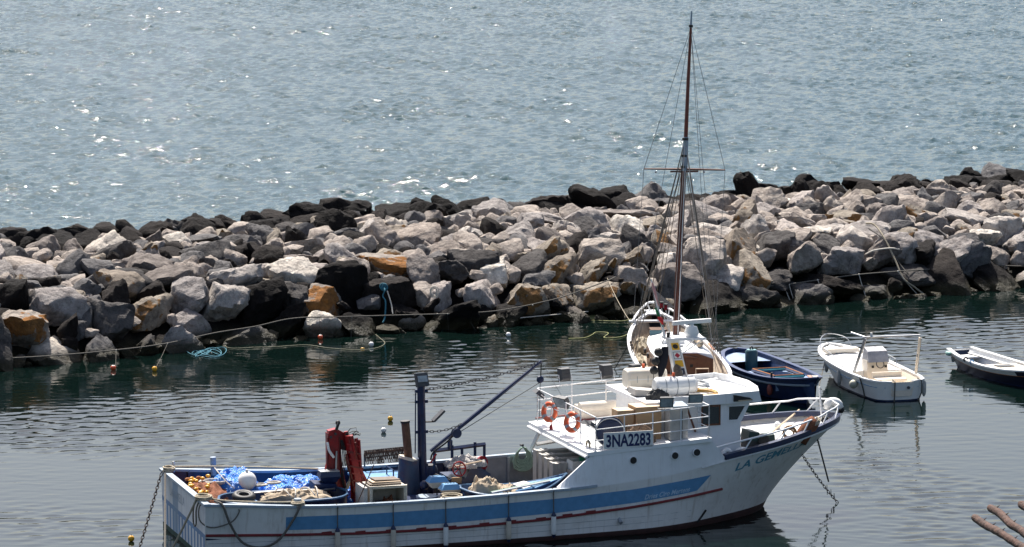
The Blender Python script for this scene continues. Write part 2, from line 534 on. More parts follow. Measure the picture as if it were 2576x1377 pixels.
PZ = [-3, -1.0, 0.05, 1.0, 1.75, 2.2, 2.62, 2.88, 2.97, 2.88, 1.9, 0.1, -2]
def prof(d): return np.interp(d, PD, PZ)
def dist_in(x, y): return (y - yw(x)) * CP
bw = thing('breakwater', 'long breakwater of tumbled pale limestone and black lava boulders between harbour and sea', 'breakwater', WORLD, (0, 161, 0))
# rubble heart under the boulders
core = MB()
rows = []
for x in np.arange(-48, 52, 0.8):
    row = []
    for d in np.arange(-3.5, 23, 0.8):
        h = prof(d) - 0.75 + 0.35 * noise.noise(Vector((x * 0.9, d * 0.9, 3)))
        row.append((x, yw(x) + d / CP, h))
    rows.append(row)
core.grid(rows)
co = core.build('rubble_core', LAVA, bw)  # black stone, so the shade in the gaps is partly its colour
co['kind'] = 'stuff'

def hit(u, v, lift=0.35):
    d = ray(u, v)
    for t in np.arange(120, 230, 0.15):
        p = CC + d * t
        dd = dist_in(p[0], p[1])
        if dd > -2 and (p[2] <= max(prof(dd) + lift, 0.0) or dd > 15.9):
            return p
    return CC + d * 175
# boulders that stand out in the photograph: u, v, width, height (px), kind
SPEC = [
    (35, 825, 105, 105, 'o'), (370, 782, 105, 85, 'c'), (806, 752, 100, 90, 'o'), (973, 668, 118, 62, 'o'), (1405, 682, 92, 92, 'c'),
    (265, 808, 105, 105, 'g'), (650, 765, 105, 125, 'k'), (868, 722, 125, 150, 'k'), (985, 745, 105, 95, 'k'), (1000, 800, 70, 70, 'k'),
    (125, 775, 130, 105, 'l'), (560, 762, 82, 115, 'l'), (465, 748, 98, 82, 'l'), (300, 722, 105, 70, 'c'), (478, 806, 92, 66, 'l'),
    (725, 745, 62, 85, 'g'), (640, 690, 80, 55, 'l'), (745, 655, 92, 52, 'l'), (400, 702, 110, 52, 'l'), (205, 790, 45, 75, 'g'),
    (600, 575, 88, 34, 'w'), (1820, 585, 105, 58, 'w'), (1500, 642, 118, 72, 'w'), (1762, 655, 115, 110, 'l'), (1690, 715, 110, 92, 'l'),
    (1320, 757, 84, 84, 'c'), (1490, 748, 96, 82, 'c'), (1100, 742, 60, 72, 'l'), (1060, 742, 52, 60, 'l'), (1205, 740, 68, 78, 'l'),
    (1245, 690, 82, 72, 'l'), (1580, 690, 62, 56, 'l'), (1025, 812, 66, 54, 'l'), (975, 828, 52, 40, 'c'), (1345, 705, 70, 50, 'g'),
    (1140, 685, 90, 60, 'g'), (1050, 655, 62, 62, 'w'), (1825, 700, 78, 78, 'l'), (1925, 650, 72, 46, 'l'), (1990, 610, 80, 52, 'l'),
    (1960, 620, 110, 70, 'g'), (2130, 660, 110, 80, 'l'), (2200, 585, 90, 70, 'l'), (2330, 605, 78, 60, 'l'), (2440, 555, 85, 52, 'w'),
    (2530, 580, 95, 80, 'l'), (2500, 640, 70, 52, 'l'), (2270, 575, 80, 50, 'g'), (2020, 740, 95, 55, 'g'), (2200, 735, 90, 40, 'g'),
    (1960, 700, 90, 55, 'g'), (2420, 610, 60, 62, 'g'), (2090, 720, 110, 55, 'k'), (2290, 690, 100, 45, 'g'),
    (845, 520, 150, 62, 'k'), (770, 530, 100, 66, 'k'), (900, 515, 90, 62, 'k'), (990, 535, 110, 52, 'k'), (880, 545, 80, 46, 'g'), (835, 492, 120, 34, 'k'),
    (1180, 515, 90, 46, 'k'), (1130, 530, 70, 46, 'k'), (1230, 512, 70, 46, 'k'), (1440, 508, 145, 36, 'k'), (1745, 498, 80, 40, 'k'), (1830, 492, 70, 36, 'k'),
    (1925, 475, 95, 50, 'k'), (1990, 485, 95, 40, 'k'), (2160, 458, 85, 50, 'k'), (2215, 470, 70, 50, 'k'), (2270, 462, 90, 42, 'k'), (2430, 460, 115, 60, 'k'), (2340, 468, 80, 40, 'k'), (2495, 465, 85, 48, 'k'),
    (540, 558, 62, 40, 'k'), (195, 575, 72, 58, 'k'), (265, 575, 80, 46, 'k'), (140, 585, 60, 34, 'k'), (20, 580, 70, 36, 'k'), (640, 548, 80, 40, 'k'), (400, 580, 70, 34, 'g'), (690, 545, 80, 36, 'k'),
    (150, 610, 110, 44, 'k'), (500, 600, 70, 46, 'g'), (60, 660, 110, 34, 'w'), (210, 660, 90, 48, 'l'), (440, 640, 100, 42, 'k'),
    (1560, 540, 120, 42, 'w'), (1380, 555, 120, 40, 'w'), (1330, 535, 90, 40, 'l'), (2010, 560, 100, 46, 'l'), (2250, 510, 90, 46, 'l'),
]
KM = {'o': LICH, 'c': OCHRE, 'g': GSTONE, 'k': LAVA, 'l': LIME, 'w': LIME}
placed = []          # x, y, z, (sx, sy, sz), rot, material, on-screen size
taken = []
for u, v, w, h, k in SPEC:
    p = hit(u, v)
    px = np.linalg.norm(p - CC) / FPX
    sx, sz = w * px / 2 * 1.2, h * px / 2 * 1.25
    dd = dist_in(p[0], p[1])
    z = p[2] - 0.1
    sy = min(max(sx, sz), 1.0) * random.uniform(0.85, 1.15)
    if dd > 5:
        # lying on the flat top: its height in the picture is part depth
        sy = max(sx * 0.9, sz * 1.2); sz = max(sz * 0.72, 0.32)
        if dd > 13.5:
            sx = min(sx, 1.15); sy = min(sy, 1.1); sz = max(sz, 0.6 * sx); z = min(z, float(prof(min(dd, 15.5))) + 0.75) - 0.15
    placed.append((p[0], p[1] + sy * 0.5, max(z, -0.2), (sx, sy, sz), tuple(random.uniform(-a_, a_) * (.3 if k in 'oc' else 1) for a_ in (.3, .3, .6)), KM[k], w * h, k))
    taken.append((p[0], p[1] + sy * 0.3, max(sx, 0.5)))
taken = np.array(taken)
def scatter(n, rmin, rmax, d0, d1, layer, gap):
    global taken
    for _ in range(n):
        x = random.uniform(-33, 37); d = random.uniform(d0, d1)
        r = random.uniform(rmin, rmax) ** 1.0
        y = yw(x) + d / CP
        q = (taken[:, 0] - x) ** 2 + (taken[:, 1] - y) ** 2
        if np.any(q < (gap * (taken[:, 2] + r)) ** 2): continue
        left = x < -3
        t = random.random()
        if d > 14.2: m = LAVA if t < 0.85 else GSTONE
        elif d < 0.9: m = LAVA if t < 0.72 else GSTONE if t < 0.88 else LIME  # mostly black stone at the foot, standing in for the shaded gaps
        elif left: m = LIME if t < 0.50 else GSTONE if t < 0.78 else LAVA
        else: m = LIME if t < 0.70 else GSTONE if t < 0.93 else LAVA
        if d < 14 and random.random() < 0.10: m = OCHRE
        z = prof(d) + layer + random.uniform(-.3, .3) * r
        s = (r * random.uniform(0.85, 1.35), r * random.uniform(0.8, 1.2), r * random.uniform(0.65, 1.15))
        placed.append((x, y, z, s, (random.gauss(0, .5), random.gauss(0, .5), random.uniform(0, 6.28)), m, (r * 100) ** 2 * (1.3 if d < 3 else 0.8) * (1 if -25 < x < 29 else 0.2), 'r'))
        taken = np.vstack([taken, (x, y, r)])
scatter(3500, 0.7, 1.15, 14.4, 18.3, 0.05, 0.68)
scatter(2500, 0.72, 1.2, -0.2, 3.4, 0.05, 0.70)
scatter(9000, 0.5, 0.92, 3.0, 14.5, 0.05, 0.72)
scatter(6000, 0.3, 0.5, -0.6, 14.5, 0.12, 0.66)
scatter(2500, 0.25, 0.5, -1.2, 0.4, -0.05, 0.8)
placed.sort(key=lambda a: -a[6])
rest = MB()
for i, (x, y, z, s, r, m, sz, k) in enumerate(placed):
    M = Matrix.Translation((x, y, z)) @ Matrix.Rotation(r[2], 4, 'Z') @ Matrix.Rotation(r[1], 4, 'Y') @ Matrix.Rotation(r[0], 4, 'X') @ Matrix.Diagonal((*s, 1))
    if i < 300:
        o = bpy.data.objects.new('boulder', ROCKS[random.randrange(len(ROCKS))])
        col.objects.link(o)
        o.parent = bw
        o.matrix_local = Matrix.Translation((0, -161, 0)) @ M
        if m is not LIME:
            o.material_slots[0].link = 'OBJECT'; o.material_slots[0].material = m
        if k == 'o': o['label'] = 'boulder with a flat orange-stained face'
    else:
        if abs(x - 2) > 33: continue
        me = RLOW[random.randrange(len(RLOW))]
        n = len(me.vertices)
        a = np.empty(n * 3, np.float32); me.vertices.foreach_get('co', a)
        a = a.reshape(-1, 3)
        Mn = np.array(M)
        rest.mi = getattr(rest, 'mi', []); 
        rest.mi += [(LIME, GSTONE, LAVA, LICH, OCHRE).index(m)] * len(me.polygons)
        rest.add(a @ Mn[:3, :3].T + Mn[:3, 3], [tuple(p.vertices) for p in me.polygons])
ro = rest.build('smaller_boulders', LIME, bw, smooth=38)
for m in (GSTONE, LAVA, LICH, OCHRE): ro.data.materials.append(m)
ro.data.polygons.foreach_set('material_index', rest.mi)
ro['kind'] = 'stuff'
print('boulders', len(placed), 'tris rest', len(rest.f))

# ================================================================== FISHING BOAT
FB = Frame(-10.51, 112.31, 18)
fy, fz, fx = FB.y, FB.z, FB.x
class Hull:
    def __init__(s, G, W, K, p=1.25, n=72):
        s.n = n
        s.G, s.W, s.K = crv(G, n), crv(W, n), crv(K, n)
        for a in (s.G, s.W, s.K): a[:, 1] = np.maximum(a[:, 1], 0)
        s.p = p
    def pt(s, i, q, side):
        """i: station index (float allowed), q: 0 waterline .. 1 gunwale, below 0 down to the keel"""
        i0 = int(min(max(i, 0), s.n - 2)); t = min(max(i, 0), s.n - 1) - i0
        g = s.G[i0] * (1 - t) + s.G[i0 + 1] * t
        w = s.W[i0] * (1 - t) + s.W[i0 + 1] * t
        k = s.K[i0] * (1 - t) + s.K[i0 + 1] * t
        if q >= 0:
            e = q ** s.p
            return np.array([w[0] + (g[0] - w[0]) * e, side * (w[1] + (g[1] - w[1]) * e), w[2] + (g[2] - w[2]) * q])
        e = (-q) ** 1.6
        return np.array([w[0] + (k[0] - w[0]) * -q, side * (w[1] + (k[1] - w[1]) * e), w[2] + (k[2] - w[2]) * -q])
    def at(s, x, z, side):
        """hull surface point for a given x and z"""
        lo, hi = 0.0, s.n - 1.0
        for _ in range(26):
            mid = (lo + hi) / 2
            q = s.qz(mid, z)
            if s.pt(mid, q, side)[0] < x: lo = mid
            else: hi = mid
        return s.pt(lo, s.qz(lo, z), side)
    def qz(s, i, z):
        i0 = int(min(max(i, 0), s.n - 2)); t = i - i0
        gz = s.G[i0][2] * (1 - t) + s.G[i0 + 1][2] * t; wz = s.W[i0][2] * (1 - t) + s.W[i0 + 1][2] * t
        kz = s.K[i0][2] * (1 - t) + s.K[i0 + 1][2] * t
        return (z - wz) / (gz - wz) if z >= wz else -(wz - z) / (wz - kz)
    def gun(s, x, side=1):
        i = np.interp(x, s.G[:, 0], np.arange(s.n))
        return s.pt(i, 1.0, side)
    def shell(s, qs, transom=True, i0=0, i1=None):
        mb = MB()
        i1 = s.n if i1 is None else i1
        for side in (-1, 1):
            rows = [[s.pt(i, q, side) for i in range(i0, i1)] for q in qs]
            if side > 0: rows = rows[::-1]
            mb.grid(rows)
        if transom:
            a = [s.pt(0, q, -1) for q in qs]; b = [s.pt(0, q, 1) for q in qs]
            mb.grid([b, a])
        return mb
    def off(s, x, z, side, d=0.006):
        """point d outside the hull"""
        p = s.at(x, z, side)
        a = s.at(x + 0.1, z, side) - s.at(x - 0.1, z, side); b = s.at(x, z + 0.06, side) - s.at(x, z - 0.06, side)
        n = np.cross(a, b); n /= np.linalg.norm(n) + 1e-9
        if n[1] * side < 0: n = -n
        return p + n * d

G = [(0, 3.2, 1.83), (3.3, 3.2, 1.58), (5.2, 3.2, 1.53), (8.3, 3.2, 1.53), (11.6, 3.2, 1.62), (13, 3.15, 1.68), (15.5, 3.05, 1.90), (17.4, 2.85, 2.24),
     (19.4, 2.4, 2.50), (20.8, 1.8, 2.69), (21.8, 1.15, 2.82), (22.4, .55, 2.88), (22.68, 0, 2.9)]
Wl = [(0, 3.0, 0), (3.2, 3.05, 0), (5, 3.08, 0), (8, 3.1, 0), (11.2, 3.1, 0), (12.6, 3.08, 0), (14.6, 3.03, 0), (16.0, 2.75, 0), (17.3, 2.15, 0), (18.3, 1.6, 0), (19.1, 1.05, 0), (19.6, .55, 0), (19.95, 0, 0)]
Kl = [(x * 0.96, y * 0.35, -0.9) for x, y, z in Wl]
fh = Hull(G, Wl, Kl)
boat = thing('fishing_boat', 'white wooden fishing boat with blue stripe, red deck crane and high white wheelhouse', 'fishing boat', FB, (0, 0, 0))
DK = 0.72
hullo = fh.shell([0.09, .2, .32, .44, .56, .68, .8, .9, 1.0], transom=False).build('hull', HULLW, boat, smooth=50)
# thin seams between the hull planks
for side in (-1,):
    for zf in (0.30, 0.50):
        pts = [fh.off(x, zf + 0.02 * (x - 8) ** 2 / 12, side, 0.001) for x in np.arange(0.1, 16.5, 0.6)]
        MB().tube(pts, 0.006, 4).build('plank_seam', GREY, hullo)
fh.shell([-1.0, -.7, -.35, 0, 0.09], transom=False).build('hull_bottom', ANTIF, boat, smooth=True)
# transom, painted white over a blue dado with upright blue bars
def transom_mat():
    m, nt, b = nodes_of('transom_paint')
    v = coord(nt)
    sx = nt.nodes.new('ShaderNodeSeparateXYZ'); nt.links.new(v, sx.inputs[0])
    def mth(op, a, c, d=None):
        n = nd(nt, 'ShaderNodeMath', operation=op)
        for i, x in enumerate((a, c, d)):
            if x is None: continue
            if hasattr(x, 'is_output'): nt.links.new(x, n.inputs[i])
            else: n.inputs[i].default_value = x
        return n.outputs[0]
    w = noi(nt, v, 2.0, 4)
    edge = mth('MULTIPLY_ADD', sx.outputs['Y'], 0.02, 0.96)
    below = mth('LESS_THAN', sx.outputs['Z'], edge)
    band = mth('GREATER_THAN', sx.outputs['Z'], mth('ADD', edge, -0.15))
    bars = mth('LESS_THAN', mth('FRACT', mth('MULTIPLY', sx.outputs['Y'], 2.3), 0), 0.55)
    blue = mth('MULTIPLY', below, mth('MAXIMUM', band, bars))
    wh = ramp(nt, w, [(0.3, (0.60, 0.62, 0.64)), (0.7, (0.74, 0.74, 0.74))])
    bl = ramp(nt, w, [(0.3, (0.05, 0.15, 0.32)), (0.7, (0.08, 0.22, 0.42))])
    cc = mixc(nt, blue, wh, bl)
    # broad faded blue panel left from an old coat
    pan = mth('MULTIPLY', mth('GREATER_THAN', sx.outputs['Y'], 0.7), mth('LESS_THAN', sx.outputs['Y'], 1.5))
    cc = mixc(nt, mth('MULTIPLY', pan, 0.8), cc, (0.10, 0.22, 0.36))
    g = ramp(nt, noi(nt, coord(nt, 'Object', (6, 6, .5)), 1, 5, .7), [(0.5, (0, 0, 0)), (0.8, (0.5,) * 3)])
    cc = mixc(nt, g, cc, (0.25, 0.22, 0.2))
    nt.links.new(cc, b.inputs['Base Color'])
    b.inputs['Roughness'].default_value = 0.45
    return m
qs = [0.09, .3, .5, .7, .85, 1.0]
tr = MB().grid([[fh.pt(0, q, 1) for q in qs], [fh.pt(0, q, -1) for q in qs]])
tro = tr.build('transom', transom_mat(), boat)
MB().grid([[fh.pt(0, q, 1) for q in (-1, -.5, 0, .09)], [fh.pt(0, q, -1) for q in (-1, -.5, 0, .09)]]).build('transom_bottom', DGREEN, boat)
vs, fs = text_mesh('LA GEMELLA', 0.42, 0)
MB().add([(-0.006, -(x * 0.9 - 1.9), 1.26 + y) for x, y, z in vs], [f for f in fs]).build('lettering', SLATE, tro)
# gunwale caps
def rim(h, x0, x1, inner, outer, th, sides=(-1, 1), lift=0.0):
    mb = MB()
    for sd_ in sides:
        rows = []
        xs = np.linspace(x0, x1, 40)
        for x in xs:
            p = h.gun(x, sd_)
            a = h.gun(min(x + .1, h.G[-1][0]), sd_) - h.gun(x - .1 if x > .1 else 0, sd_)
            n = np.array([-a[1], a[0], 0]); n /= np.linalg.norm(n) + 1e-9
            if n[1] * sd_ < 0: n = -n
            o = p + n * outer; i = p - n * inner
            if i[1] * sd_ < 0: i[1] = 0.0
            z0, z1 = p[2] + lift - 0.012, p[2] + lift + th
            rows.append([(o[0], o[1], z0), (o[0], o[1], z1), (i[0], i[1], z1), (i[0], i[1], z0), (o[0], o[1], z0)])
        mb.grid(rows if sd_ < 0 else [r[::-1] for r in rows])
        for r in (rows[0], rows[-1]): mb.add(r[:4], [(0, 1, 2, 3)])
    return mb
rim(fh, 0.0, 12.9, 0.17, 0.045, 0.07).build('gunwale', SLATE, boat)
MB().bbox((-0.06, -3.24, 1.82), (0.15, 3.24, 1.90)).build('stern_rail', SLATE, boat)
rim(fh, 17.45, 22.66, 0.15, 0.05, 0.16).build('bow_rail_cap', NAVY, boat)
rim(fh, 16.6, 22.64, 0.02, 0.03, 0.03, lift=-0.06).build('bow_moulding', WHITE, boat)
# inside of the bulwarks
def liner(h, x0, x1, zlo, inset, sides=(-1, 1)):
    mb = MB()
    for sd_ in sides:
        rows = []
        for x in np.linspace(x0, x1, 30):
            p = h.gun(x, sd_)
            rows.append([(x, p[1] - sd_ * inset, p[2] - 0.01), (x, p[1] - sd_ * inset, zlo)])
        mb.grid(rows)
    return mb
for s_ in (-1, 1): liner(fh, 0.02, 9.8, DK, 0.13, (s_,)).build('bulwark_lining', NAVY, boat)
for s_ in (-1, 1): liner(fh, 9.8, 14.5, DK, 0.13, (s_,)).build('bulwark_lining', GREY, boat)
MB().bbox((0.10, -3.05, DK), (0.13, 3.05, 1.82)).build('stern_lining', RUST, boat)
for k, x in enumerate(np.arange(0.9, 14.2, 1.1)):      # upright frames inside the far bulwark
    p = fh.gun(x, 1)
    MB().box((x, p[1] - 0.19, (DK + p[2]) / 2), (0.09, 0.1, p[2] - DK - 0.02)).build('bulwark_frame', NAVY if x < 9.8 else GREY, boat)
rows = [[fh.gun(x, -1) * (1, .95, 0) + (0, 0, DK), fh.gun(x, 1) * (1, .95, 0) + (0, 0, DK)] for x in np.linspace(0.05, 14.6, 40)]
MB().grid(rows).build('main_deck', DECKWOOD, boat)
# raised foredeck
rows = []
for x in np.linspace(16.6, 22.5, 30):
    p = fh.gun(x, -1); w = max(abs(p[1]) - 0.12, 0.0)
    rows.append([(x, -w, p[2] - 0.16), (x, -w * .5, p[2] - 0.13), (x, 0, p[2] - 0.12), (x, w * .5, p[2] - 0.13), (x, w, p[2] - 0.16)])
MB().grid(rows).build('foredeck', WDECK, boat, smooth=True)
# blue flash along the topsides
sx0, sx1 = 2.58, 16.95
def stripe_z(x):
    lo = np.interp(x, [2.5, 5.2, 7.8, 11.6, 14.2, 16.5], [0.90, .80, .79, .90, 1.05, 1.27]); hi = np.interp(x, [2.5, 5.2, 7.8, 11.6, 14.2, 17.0], [1.32, 1.26, 1.27, 1.37, 1.50, 1.77])
    if x > 16.45: lo = lo + (hi - lo) * (x - 16.45) / (16.95 - 16.45)
    return lo, hi
for side in (-1, 1):
    rows = []
    for x in np.linspace(sx0, sx1, 60):
        lo, hi = stripe_z(x)
        rows.append([fh.off(x, lo + (hi - lo) * k / 4, side, 0.005) for k in range(5)])
    so = MB().grid(rows).build('blue_stripe', BLUE, boat, smooth=True)
    if side < 0:
        vs, fs = text_mesh('Dries Ciro Mertens', 0.22, 0.35, 0.004)
        MB().add([fh.off(14.55 + x * 0.92, stripe_z(14.55 + x * .92)[0] + 0.05 + y, -1, 0.011) for x, y, z in vs], fs).build('lettering', mat('pale_script', (.42, .55, .66), .5), so)
# rubbing strake
def strake_z(x): return float(np.interp(x, [0, 2.6, 5, 7.8, 11, 14, 17.4], [.88, .74, .64, .61, .70, .90, 1.22]))
for side in (-1, 1):
    ro_ = MB().tube([fh.off(x, strake_z(x), side, 0.02) for x in np.linspace(0.02, 17.45, 50)], 0.045, 6).build('rubbing_strake', MAROON, boat)
    if side < 0:
        for x in (3.9, 5.0, 6.0, 7.0, 8.0, 9.1, 10.0, 11.0, 11.9, 12.7):
            MB().box(fh.off(x, strake_z(x) + 0.05, side, 0.02), (0.32, 0.07, 0.07), (0, -0.04, 0)).build('scupper_lip', MAROON, ro_)
MB().cyl(fh.off(13.7, 0.55, -1, -0.05), fh.off(13.7, 0.45, -1, 0.16), 0.07, 0.06).build('exhaust_outlet', GREY, boat)
MB().tube([fh.off(16.9, .55, -1, .01), fh.off(16.75, .35, -1, .01), fh.off(16.6, .16, -1, .01)], .04, 5).build('keel_strap', BLACK, boat)
# name on the bow, blocky, leaning
vs, fs = text_mesh('LA GEMELLA', 0.36, 0.25, 0.010)
mxw = max(v[0] for v in vs)
def bow_letter(x, y):
    X = 17.85 + x * (3.0 / mxw)
    zb = float(np.interp(X, [17.8, 19, 20.2, 21], [1.78, 2.00, 2.21, 2.33]))
    return fh.off(X, zb + y * (1.0 if X < 20 else 0.8), -1, 0.008)
MB().add([bow_letter(x, y) for x, y, z in vs], fs).build('bow_lettering', mat('teal_letters', (.09, .25, .33), .5), boat)

# ---------------------------------------------------------------- superstructure
def wall_top(x):
    return float(np.interp(x, [11.55, 12.9, 16.85, 17.45], [1.66, 2.80, 3.03, 2.30]))
for side, x0 in ((-1, 11.6), (1, 14.4)):
    outer, inner = [], []
    for x in np.linspace(x0, 17.42, 40):
        g = fh.gun(x, side); zt = wall_top(x)
        yt = side * min(abs(g[1]), 3.02 if x < 16.8 else abs(g[1]))
        a = (x, g[1], g[2] - 0.02); b_ = (x, yt, max(zt, g[2] + 0.01))
        outer.append([a, b_]); inner.append([(x, a[1] - side * .07, a[2]), (x, yt - side * .07, b_[2])])
    mb = MB()
    mb.grid(outer); mb.grid([r[::-1] for r in inner])
    mb.grid([[o[1], i[1]] for o, i in zip(outer, inner)])
    mb.add([outer[0][0], outer[0][1], inner[0][1], inner[0][0]], [(0, 1, 2, 3)])
    wo_ = mb.build('house_side', WHITE, boat)
    for u, v in ((1592, 1158), (1697, 1146), (1752, 1138)):
        p = fy(u, v, -3.03)
        c = (p[0], side * 3.07, p[2])
        po = MB().cyl((c[0], side * 3.02, c[2]), (c[0], side * 3.085, c[2]), 0.135, n=18).build('porthole', WHITE, wo_)
        MB().cyl((c[0], side * 3.03, c[2]), (c[0], side * 3.092, c[2]), 0.112, n=18).build('porthole_glass', BLACK, wo_)
# open strut frame on the far side
def bar(a, b_, w=0.09):
    return MB().tube([a, b_], w * 0.7, 4)
st = MB()
a1, a2, a3, a4 = fy(1330, 1130, 3.08), fy(1368, 1064, 3.08), fy(1352, 1117, 3.08), fy(1448, 1099, 3.08)
bar((12.68, 3.08, 1.72), (13.2, 3.05, 2.78), .10).build('strut', WHITE, boat)
bar((12.9, 3.08, 1.98), (14.45, 3.08, 2.16), .10).build('strut', WHITE, boat)
bar((14.38, 3.06, 2.12), (14.62, 3.04, 2.85), .12).build('strut', WHITE, boat)
# upper deck with lip
def ud(x): return 2.80 + (x - 12.9) * 0.058
mb = MB()
xs = [12.62, 13.0, 14.5, 16.0, 16.9]
for zo, flip in ((0.0, 0), (-0.13, 1)):
    rows = [[(x, -3.05, ud(x) + zo), (x, 3.05, ud(x) + zo)] for x in xs]
    mb.grid(rows if not flip else [r[::-1] for r in rows])
for y in (-3.05, 3.05):
    mb.grid([[(x, y, ud(x)), (x, y, ud(x) - .13)] for x in xs])
mb.grid([[(12.62, -3.05, ud(12.62)), (12.62, 3.05, ud(12.62))], [(12.62, -3.05, ud(12.62) - .13), (12.62, 3.05, ud(12.62) - .13)]])
mb.build('upper_deck', WDECK, boat)
MB().tube([(12.60, -3.0, ud(12.6) - .16), (12.60, 3.0, ud(12.6) - .16)], 0.05, 8).build('deck_edge_pipe', WHITE, boat)
MB().tube([fy(1347, 1052, 3.3), fy(1347, 1052, 3.3) + (2.3, -.1, .10)], 0.03, 6).build('red_boom', MAROON, boat)
# plate closing the front of the upper deck
MB().extr([(16.86, -2.94, 3.0), (17.40, -2.76, 2.28), (17.40, -2.76, 2.2), (16.86, -2.90, 2.2)], (0, 1.0, 0)).build('front_plate', WHITE, boat)
MB().extr([(16.86, 2.94, 3.0), (17.40, 2.76, 2.28), (17.40, 2.76, 2.2), (16.86, 2.90, 2.2)], (0, -1.0, 0)).build('front_plate', WHITE, boat)
# bulkhead under the upper deck
MB().bbox((14.4, -3.0, DK), (14.5, 3.0, 2.72)).build('bulkhead', GREY, boat)
MB().bbox((14.35, -1.75, DK + 0.05), (14.405, -0.95, 2.55)).build('dark_doorway_panel', BLACK, boat)  # flat black panel, paints the darkness of the open doorway
MB().bbox((13.75, -2.35, DK), (13.95, -1.75, 2.70)).build('white_locker', WHITE, boat)
# wheelhouse
WY = 1.88
prof_w = [(15.35, 2.6), (18.36, 2.15), (18.36, 3.26), (18.72, 3.96), (15.35, 3.96)]
wh = MB().extr([(x, -WY, z) for x, z in prof_w], (0, 2 * WY, 0)).build('wheelhouse', WHITE, boat)
def side_window(poly, fm, side):
    c = np.mean(poly, 0)
    y = side * WY
    fr_ = [(c[0] + (x - c[0]) * 1.0, c[1] + (z - c[1]) * 1.0) for x, z in poly]
    w = MB()
    n = len(fr_)
    inn = [(c[0] + (x - c[0]) * .86, c[1] + (z - c[1]) * .84) for x, z in fr_]
    for i in range(n):
        j = (i + 1) % n
        w.extr([(fr_[i][0], y, fr_[i][1]), (fr_[j][0], y, fr_[j][1]), (inn[j][0], y, inn[j][1]), (inn[i][0], y, inn[i][1])], (0, side * .025, 0))
    wo2 = w.build('window', fm, wh)
    MB().extr([(x, y, z) for x, z in inn], (0, side * .008, 0)).build('pane', GLASS, wo2)
for side in (-1, 1):
    side_window([(16.97, 3.22), (17.64, 3.22), (17.64, 3.90), (16.97, 3.90)], WOOD, side)
    side_window([(17.90, 3.33), (18.25, 3.33), (18.56, 3.86), (17.90, 3.86)], WHITE, side)
for k in range(3):
    y0 = -1.6 + k * 1.1
    a = Vector((18.36, 0, 3.26)); b_ = Vector((18.72, 0, 3.96)); n = Vector((0.70, 0, -0.36)).normalized()
    q = [a.lerp(b_, .12), a.lerp(b_, .88)]
    f0 = [(q[0].x, y0, q[0].z), (q[0].x, y0 + 1.0, q[0].z), (q[1].x, y0 + 1.0, q[1].z), (q[1].x, y0, q[1].z)]
    fo = MB().extr(f0, n * 0.02).build('window', WHITE, wh)
    g0 = [(p[0], p[1] * .92 + (y0 + .5) * .08, 3.61 + (p[2] - 3.61) * .86) for p in f0]
    g0 = [(18.36 + (p[2] - 3.26) * 0.36 / 0.70, p[1], p[2]) for p in g0]
    MB().extr(g0, n * 0.024).build('pane', GLASS, fo)
MB().tube([(16.45, -WY - .02, 3.9), (16.75, -WY - .05, 3.05)], 0.035, 6).build('brown_prop', WOOD, boat)
# roof with raised rim
RZ0, RZ1 = 3.96, 4.10
mb = MB().extr([(15.0, -1.98, RZ0), (18.95, -1.98, RZ0), (19.22, -1.2, RZ0), (19.36, 0, RZ0), (19.22, 1.2, RZ0), (18.95, 1.98, RZ0), (15.0, 1.98, RZ0)], (0, 0, RZ1 - RZ0))
rf = mb.build('roof', WDECK, boat)
edge = [(15.6, -2.0, 0), (17.2, -2.0, 0), (18.95, -2.0, .06), (19.22, -1.2, .08), (19.38, 0, .08), (19.22, 1.2, .08), (18.95, 2.0, .06), (17.2, 2.0, 0), (15.6, 2.0, 0)]
mb = MB()
o_, i_ = [], []
for x, y, dz in edge:
    o_.append([(x + (.10 if x > 18 else 0), y, RZ0 - 0.03), (x, y, RZ1 + 0.15 + dz)]); i_.append([(x - (.08 if x > 18 else 0), y * .96, RZ0), (x - (.08 if x > 18 else 0), y * .96, RZ1 + 0.15 + dz)])
mb.grid(o_); mb.grid([r[::-1] for r in i_]); mb.grid([[a[1], b_[1]] for a, b_ in zip(o_, i_)])
mb.add([o_[0][0], o_[0][1], i_[0][1], i_[0][0]], [(0, 1, 2, 3)]); mb.add([o_[-1][0], o_[-1][1], i_[-1][1], i_[-1][0]], [(3, 2, 1, 0)])
mb.build('roof_rim', WHITE, rf)
for side in (-1, 1):
    nl = MB().extr([(18.05, side * 2.0, 4.00), (18.72, side * 2.0, 4.02), (18.62, side * 2.0, 4.10), (18.05, side * 2.0, 4.22)], (0, side * .06, 0)).build('navigation_light', BLACK, boat)
    MB().extr([(18.2, side * 2.06, 4.00), (18.66, side * 2.06, 4.02), (18.66, side * 2.06, 4.045), (18.2, side * 2.06, 4.04)], (0, side * .012, 0)).build('light_strip', CARDTOP, nl)
MB().tube(coil((16.3, 1.1, RZ1 + .02), .2, 3, seed=4) + [Vector((18.7, 1.85, RZ1 + .05))], .02, 5).build('cable', GREY, rf)
# pipe along the far roof side
MB().tube([fy(1738, 968, 1.7), fy(1832, 953, 1.7)], 0.10, 8).build('roof_pipe', PLAST, rf)
